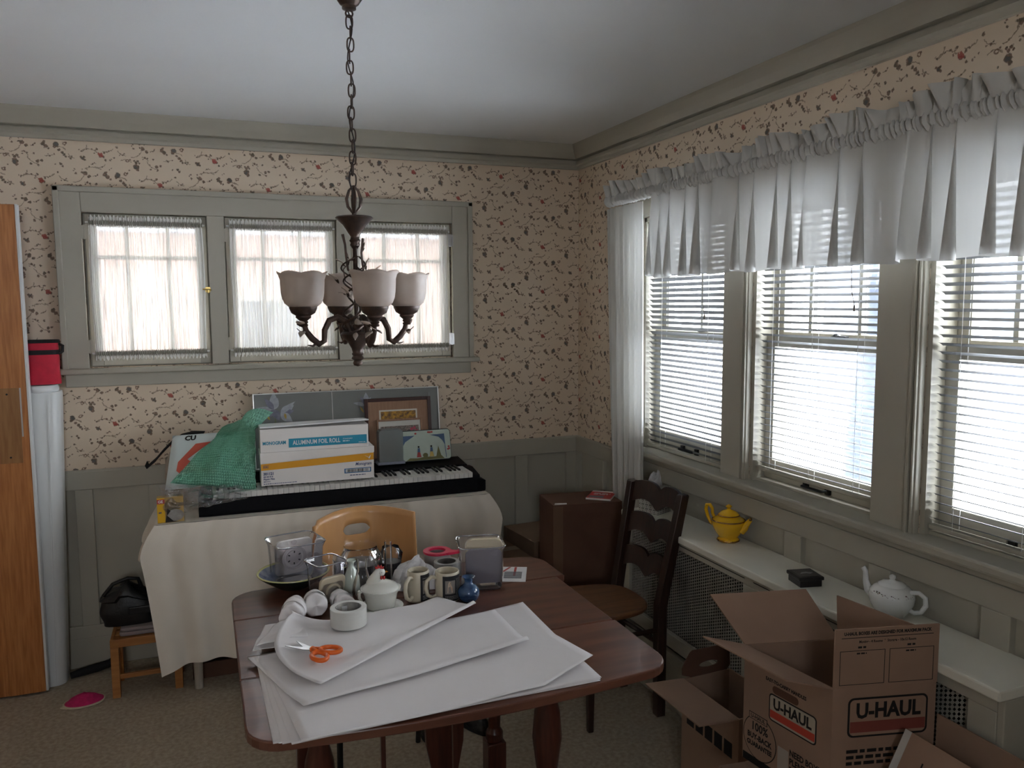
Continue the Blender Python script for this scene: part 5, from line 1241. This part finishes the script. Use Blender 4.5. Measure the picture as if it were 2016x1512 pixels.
for a, b, z_ in (((-.145,-.15),(.175,-.135),.24),((-.145,.15),(.155,.145),.24),((-.145,-.15),(.175,-.135),.36),((.175,-.135),(.155,.145),.30),((-.145,-.15),(-.145,.15),.30)):
    MB().tube([(a[0],a[1],z_),(b[0],b[1],z_+.0)], .010, 10).build('stretcher', DARKW, lc, smooth=True)

# ------------------------------------------------------------------ on the radiator cover
tx = thing('tissue_box', 'square tissue box with a grey geometric pattern on the radiator cover', 'tissue box', (-.125,-1.045,.75), 25)
TB = mat('tissue_grey', (.24,.23,.205), .6)
box_obj('carton', (-.05,-.05,0),(.05,.05,.115), TB, tx, bevel=.001)
TL = mat('tissue_line', (.85,.83,.76), .6)
for fi, Mx in enumerate((FRONT @ T(0,0,.0503), RZ(-90) @ FRONT @ T(0,0,.0503))):
    m = MB(); nx, nz = 5, 6; s = .1/nx; hh_ = .115/nz
    for i in range(nx):
        for j in range(nz):
            cx, cz = -.05+(i+.5)*s, (j+.5)*hh_
            for k in range(6):
                a = R(60*k+30); m.add([(cx,cz,0),(cx+.45*s*math.cos(a-.22),cz+.45*hh_*math.sin(a-.22),0),(cx+.5*s*math.cos(a),cz+.5*hh_*math.sin(a),0),(cx+.45*s*math.cos(a+.22),cz+.45*hh_*math.sin(a+.22),0)], [(0,1,2,3)])
    o = m.build('pattern', TL, tx); o.matrix_local = Mx
def tis(u, v):
    a = u*2*math.pi; r = .032*(1-v)**.5*(1+.5*wob(math.cos(a)*2,math.sin(a)*2,v*3))+.012*v
    return (math.cos(a)*r*1.4, math.sin(a)*r*.5, .115+.062*v*(1+.3*wob(u*5,v,2)))
MB().grid(tis, 26, 9, wrapu=True).build('tissue', mat('tissue_white', (.72,.70,.70), .8, transl=.15), tx)
YG = mat('yellow_glaze', (.88,.50,.010), .12, var=.05, vscale=8, coat=.6); GOLD = mat('gold_line', (.42,.22,.05), .25, metal=.8)
yt = thing('teapot', 'bright yellow teapot with gold bands on the radiator cover', 'teapot', (-.092,-1.535,.75), -58)
MB().lathe([(0,0),(.040,0),(.043,.003),(.041,.010),(.036,.016),(.040,.022),(.054,.042),(.062,.062),(.064,.078),(.062,.084),(.058,.088),(.046,.096),(.036,.099),(0,.099)], 40).build('body', YG, yt, smooth=True)
MB().lathe([(.0405,.001),(.044,.003),(.042,.008)], 40, lobes=14, lobe=.02, cap=False).build('foot_band', GOLD, yt, smooth=True)
MB().lathe([(.0635,.080),(.0645,.082),(.0625,.086)], 40, cap=False).build('gold_band', GOLD, yt, smooth=True)
MB().lathe([(.040,.098),(.042,.102),(.038,.108),(.026,.118),(.010,.123),(.006,.127),(.008,.131),(.012,.135),(.009,.140),(.0,.145)], 32).build('lid', YG, yt, smooth=True)
MB().lathe([(.041,.100),(.0425,.102),(.040,.105)], 32, cap=False).build('lid_band', GOLD, yt, smooth=True)
MB().tube([(.050,0,.050),(.064,0,.062),(.074,0,.078),(.086,0,.094)], [.020,.016,.011,.008], 14).build('spout', YG, yt, smooth=True)
MB().tube([(.083,0,.0965),(.090,0,.095)], [.0088,.0080], 12).build('spout_tip', GOLD, yt, smooth=True)
MB().tube([(-.055,0,.080),(-.066,0,.098),(-.068,0,.118),(-.078,0,.132),(-.090,0,.130),(-.094,0,.112),(-.086,0,.085),(-.074,0,.062),(-.058,0,.052)], [.006,.006,.0065,.007,.007,.007,.0065,.006,.006], 10).build('handle', YG, yt, smooth=True)
kb = thing('trinket_box', 'small flat black box with a silver picture on the radiator cover', 'box', (-.150,-2.03,.75), -12)
BLKL = mat('black_lacquer', (.015,.013,.013), .3, var=.2, vscale=60)
box_obj('base', (-.038,-.040,0),(.038,.040,.022), BLKL, kb, bevel=.002); box_obj('lid', (-.043,-.045,.022),(.043,.045,.034), BLKL, kb, bevel=.003)
flat('picture', rect(-.034,-.034,.034,.034), mat('dark_plate', (.05,.045,.045), .3), kb, T(0,0,.0345)); flat('silver_mark', [(-.022,-.008),(.0,-.004),(.012,-.012),(.026,-.002),(.006,.008),(-.012,.004)], mat('silver_mark', (.28,.28,.28), .3), kb, T(0,0,.0353))
wt = thing('teapot', 'white porcelain teapot with a band of purple flowers on the radiator cover', 'teapot', (-.096,-2.335,.75), -68)
PORC = mat('porcelain', (.72,.73,.71), .12, coat=.6)
MB().lathe([(0,0),(.040,0),(.042,.004),(.052,.018),(.062,.040),(.064,.058),(.060,.072),(.050,.083),(.036,.090),(0,.090)], 40).build('body', PORC, wt, smooth=True)
MB().lathe([(.040,.089),(.038,.093),(.026,.099),(.010,.102),(.007,.105),(.010,.112),(.008,.118),(0,.121)], 32).build('lid', PORC, wt, smooth=True)
MB().tube([(-.05,0,.045),(-.070,0,.058),(-.078,0,.085),(-.080,0,.112),(-.088,0,.122)], [.018,.013,.009,.008,.0085], 12).build('spout', PORC, wt, smooth=True)
MB().tube([(.054,0,.078),(.076,0,.083),(.094,0,.072),(.096,0,.050),(.084,0,.028),(.066,0,.020),(.054,0,.024)], [.007,.007,.0075,.0075,.007,.007,.007], 10).build('handle', PORC, wt, smooth=True)
FLW = [mat('flower_plum', (.10,.04,.07), .4), mat('flower_green', (.08,.10,.06), .4), mat('flower_brown', (.16,.08,.05), .4)]
rr = random.Random(5); vs_ = [[],[],[]]
for i in range(110):
    k = rr.randrange(3); a = rr.uniform(0,6.28); z_ = .068+rr.gauss(0,.0035)+.003*math.sin(a*6); r_ = .0630-(max(0,z_-.06))*.25; s = rr.uniform(.0012,.0032)
    vs_[k].append((a, z_, r_, s))
for k in range(3):
    m = MB()
    for a, z_, r_, s in vs_[k]: m.add([(r_*math.cos(a+q*s/r_), r_*math.sin(a+q*s/r_), z_+w_*s) for q, w_ in ((-1,0),(0,-1),(1,0),(0,1))], [(0,1,2,3)])
    m.build('flower_band', FLW[k], wt)

# ------------------------------------------------------------------ cardboard in the corner
def carton(name, label, loc, rz, sx, sy, h, mt=CARD, flaps=(), th=.005, cat='box', group=None):
    """open carton; flaps: (side, length, angle from upright outward, notch)"""
    t = thing(name, label, cat, loc, rz, group)
    for nm, a, b in (('side_wall',(-sx/2,-sy/2,0),(-sx/2+th,sy/2,h)),('side_wall',(sx/2-th,-sy/2,0),(sx/2,sy/2,h)),('end_wall',(-sx/2+th,-sy/2,0),(sx/2-th,-sy/2+th,h)),('end_wall',(-sx/2+th,sy/2-th,0),(sx/2-th,sy/2,h))):
        box_obj(nm, a, b, mt, t)
    box_obj('bottom', (-sx/2+th,-sy/2+th,0),(sx/2-th,sy/2-th,.005), mt, t)
    for side, L_, ang, taper in flaps:
        A = {'-x': T(-sx/2,0,h) @ RZ(90), '+x': T(sx/2,0,h) @ RZ(-90), '-y': T(0,-sy/2,h) @ RZ(180), '+y': T(0,sy/2,h)}[side]
        w_ = sy if 'x' in side else sx
        o = MB().prism([(-w_/2,0),(w_/2,0),(w_/2-taper,L_),(-w_/2+taper,L_)], -.002, .002, RX(90)).build('flap', mt, t)
        o.matrix_local = A @ RX(-ang)
    return t
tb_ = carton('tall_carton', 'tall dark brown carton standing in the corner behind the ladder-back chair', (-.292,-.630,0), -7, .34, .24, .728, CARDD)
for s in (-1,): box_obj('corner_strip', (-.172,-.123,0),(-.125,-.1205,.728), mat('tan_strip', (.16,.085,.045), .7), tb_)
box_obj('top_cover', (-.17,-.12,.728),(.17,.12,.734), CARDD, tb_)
mg = thing('magazine', 'red and white magazine on top of the tall dark carton', 'magazine', (-.185,-.65,.735), -40)
MB().box((-.06,-.08,0),(.06,.08,.008)).build('pages', WHITEP, mg); flat('red_cover', rect(-.059,-.079,.059,.05), mat('magazine_red', (.55,.02,.03), .35), mg, T(0,0,.0082)); fine(-.04,.02,.04,.010,WINK,mg,T(0,0,.0088),rows=2); flat('cover_photo', rect(-.05,-.07,.02,-.03), mat('print_grey2', (.25,.25,.27), .6), mg, T(0,0,.009))
wr_ = thing('white_scrap', 'torn white label on the left corner of the tall dark carton', 'paper', (-.435,-.71,.735), -9); MB().prism([(-.03,-.012),(.03,-.014),(.035,.008),(-.02,.016)], 0, .001).build('scrap', WHITEP, wr_)
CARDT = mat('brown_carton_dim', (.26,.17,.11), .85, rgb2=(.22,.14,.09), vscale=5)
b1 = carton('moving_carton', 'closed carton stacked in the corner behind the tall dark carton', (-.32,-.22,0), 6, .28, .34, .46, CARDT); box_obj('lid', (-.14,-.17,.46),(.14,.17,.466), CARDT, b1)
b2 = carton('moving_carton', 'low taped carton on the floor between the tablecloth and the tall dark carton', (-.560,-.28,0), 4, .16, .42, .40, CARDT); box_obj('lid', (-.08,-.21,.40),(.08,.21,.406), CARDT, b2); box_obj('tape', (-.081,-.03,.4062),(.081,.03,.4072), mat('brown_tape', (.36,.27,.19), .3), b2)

# ------------------------------------------------------------------ open boxes on the right
hb = carton('handle_box', 'open carton with a hand hole and a flap folded out beside the ladder-back chair', (-.372,-1.965,0), 2, .20, .30, .385, CARD, flaps=(('-x',.15,86,.0),))
m = MB(); vs_ = []
pan = [(-.10,0),(.10,0),(.10,.145),(-.065,.135),(-.10,.05)]
# far panel stands up with a hand hole cut through it
n = 20; hole = [(.01+.040*math.cos(2*math.pi*i/n)*(1), .055+.017*math.sin(2*math.pi*i/n)) for i in range(n)]
out = []
for i in range(n):
    a = 2*math.pi*i/n; c_, s_ = math.cos(a), math.sin(a); k = 9
    r = min((.09/c_ if c_ > 1e-6 else k), (-.11/c_ if c_ < -1e-6 else k), (.090/s_ if s_ > 1e-6 else k), (-.055/s_ if s_ < -1e-6 else k))
    x_, y_ = .01+c_*r, .055+s_*r
    if x_ < -.06 and y_ > .07: x_ = -.06-(.145-y_)*.5
    out.append((x_, y_))
for z_ in (-.002,.002): vs_ += [(x,y,z_) for x,y in out]+[(x,y,z_) for x,y in hole]
fs = [(i,(i+1)%n,n+(i+1)%n,n+i) for i in range(n)]+[(2*n+i,3*n+i,3*n+(i+1)%n,2*n+(i+1)%n) for i in range(n)]+[(i,2*n+i,2*n+(i+1)%n,(i+1)%n) for i in range(n)]+[(n+i,n+(i+1)%n,3*n+(i+1)%n,3*n+i) for i in range(n)]
o = MB().add(vs_, fs).build('hand_hole_flap', CARDD, hb); o.matrix_local = T(0,.149,.385) @ RX(84) @ Matrix.Diagonal((1,.62,1,1))  # same cardboard as the box, its shade put into a darker brown
for i in range(5): flat('print_block', rect(-.12+i*.05,.24+.0*i,-.08+i*.05,.29), INK, hb, T(-.1003,0,0) @ RZ(-90) @ FRONT, .0004)
flat('clear_tape', rect(-.02,.0,.03,.36), mat('tape_film', (.42,.36,.30), .2), hb, T(0,-.1503,0) @ FRONT, .0004)

lo = carton('lower_carton', 'carton under the printed moving box with its flap sticking out', (-.40,-2.43,0), 8, .30, .34, .36, CARD, flaps=(('-x',.10,80,.0),))
box_obj('top_board', (-.149,-.169,.352),(.149,.169,.362), CARD, lo)
ub = carton('moving_box', 'open printed moving box with red striped logos and raised flaps', (-.404,-2.445,.364), 0, .283, .305, .336, CARD, flaps=(('+y',.17,52,-.01),('-x',.13,76,.0),('+x',.13,-3,.0),('-y',.155,0,.0)))
RST = mat('logo_red', (.50,.055,.03), .6); RST2 = mat('logo_shaded_red', (.22,.05,.035), .7)  # second red is darker: the near face's shade put into its print
def logo(M, s, red, par, fill):
    flat('logo_plate', rrect(-.083*s,-.040*s,.083*s,.040*s,.012*s), INK, par, M, .0003); flat('logo_field', rrect(-.079*s,-.036*s,.079*s,.036*s,.009*s), fill, par, M @ T(0,0,.0004), .0003)
    flat('logo_stripe', rect(-.078*s,-.030*s,.078*s,-.008*s), red, par, M @ T(0,0,.0008), .0003)
    text('U-HAUL', .042*s, INK, par, M @ T(0,.012*s,.0012), align='CENTER', bold=.0016*s, sx=.88, name='logo_lettering')
LF = T(-.1418,0,0) @ RZ(-90) @ FRONT      # left (-x) face: x right is -y
NF = T(0,-.1528,0) @ FRONT                 # near (-y) face
FIELD = mat('logo_field', (.42,.36,.28), .7)
text('EASY-TO-CARRY HANDLES', .0135, INK, ub, LF @ T(.0,.272,.0003), align='CENTER', bold=.0006, sx=.86); flat('handle_cut', rrect(-.045,.240,.045,.262,.010), CARDD, ub, LF, .0004)
logo(LF @ T(.025,.198,0), .98, RST, ub, FIELD); logo(NF @ T(.01,.255,0), 1.32, RST2, ub, CARD)
flat('seal_ring', [(-.088+x,.085+y) for x,y in circ(0,0,.062,.066,40)], INK, ub, LF, .0003); flat('seal_field', [(-.088+x,.085+y) for x,y in circ(0,0,.0595,.0635,40)], CARD, ub, LF @ T(0,0,.0004), .0003)
flat('seal_plate', rect(-.128,.132,-.060,.152), INK, ub, LF @ T(0,0,.0008), .0003); flat('seal_plate_field', rect(-.126,.134,-.062,.150), CARD, ub, LF @ T(0,0,.0012), .0003)
text('U-HAUL', .015, INK, ub, LF @ T(-.094,.142,.0018), align='CENTER', bold=.0004)
for s_, z_, sz_ in (('100%',.113,.034),('BUY-BACK',.083,.022),('GUARANTEE',.060,.019)): text(s_, sz_, INK, ub, LF @ T(-.088,z_,.0012), align='CENTER', bold=.0009, sx=.85)
text('NEED BOXES?\nPLENTY!\nBuy Back', .024, INK, ub, LF @ T(.02,.075,.0006), bold=.0008, sx=.8); flat('black_strip', rect(-.15,.0,-.0,.022), INK, ub, LF, .0003)
flat('clear_tape', rect(-.02,.0,.018,.10), mat('tape_film', (.42,.36,.30), .2), ub, LF @ T(0,0,.0012), .0003)
fine(-.10,.165,.10,.009,INK,ub,NF,rows=3,seed=8); flat('black_strip', rect(-.13,.05,.02,.09), INK, ub, NF, .0003)
# print on the raised near flap (hinged at the near top edge)
FP = T(0,-.1525,.336) @ FRONT @ T(0,0,.0022)
text('U-HAUL BOXES ARE DESIGNED FOR MAXIMUM PACK', .0115, INK, ub, FP @ T(0,.142,0), align='CENTER', bold=.0006, sx=.86); flat('rule', rect(-.125,.1305,.125,.1322), INK, ub, FP, .0003)
text('Moving - 4 Rooms  *  Storage - 10x12 Room', .0095, INK, ub, FP @ T(0,.120,0), align='CENTER', bold=.0003, sx=.9)
for x0, s_ in ((-.128,'FROM'),(.006,'TO')):
    fine(x0+.048,.106,x0+.075,.005,INK,ub,FP,seed=9); fine(x0+.045,.090,x0+.075,.004,INK,ub,FP,seed=10)
    for a, b in ((rect(x0,.008,x0+.0015,.098),0),(rect(x0+.1205,.008,x0+.122,.098),0),(rect(x0,.008,x0+.122,.0095),0),(rect(x0,.0965,x0+.122,.098),0)): flat('form_line', a, INK, ub, FP, .0003)

SH = Matrix(((.972,-.128,0,0),(-.233,.992,0,0),(0,0,1,0),(0,0,0,1)))   # the open box is racked out of square
for c_ in ub.children: c_.matrix_parent_inverse = SH
rb = carton('open_carton', 'open carton nearest the camera at the right with a white taped flap', (-.355,-2.85,0), 0, .21, .42, .41, CARD, flaps=(('+x',.21,0,.0),))
fl_ = MB().prism(rect(-.21,0,.21,.217), -.002, .002, RX(90)).build('taped_flap', CARD, rb); fl_.matrix_local = T(-.105,0,.41) @ RZ(-90) @ RX(-29)
flat('white_tape', rect(-.21,0,-.190,.217), mat('masking_tape', (.50,.48,.45), .6), fl_, T(0,-.0023,0) @ FRONT, .0004)
for i in range(6): flat('print_line', rect(-.135+i*.012,.085,-.131+i*.012,.165-.02*(i%3)), INK, fl_, T(0,-.0023,0) @ FRONT, .0004)
for i in range(4): flat('print_line', rect(-.06+i*.012,.06,-.056+i*.012,.12-.015*(i%2)), INK, fl_, T(0,-.0023,0) @ FRONT, .0004)
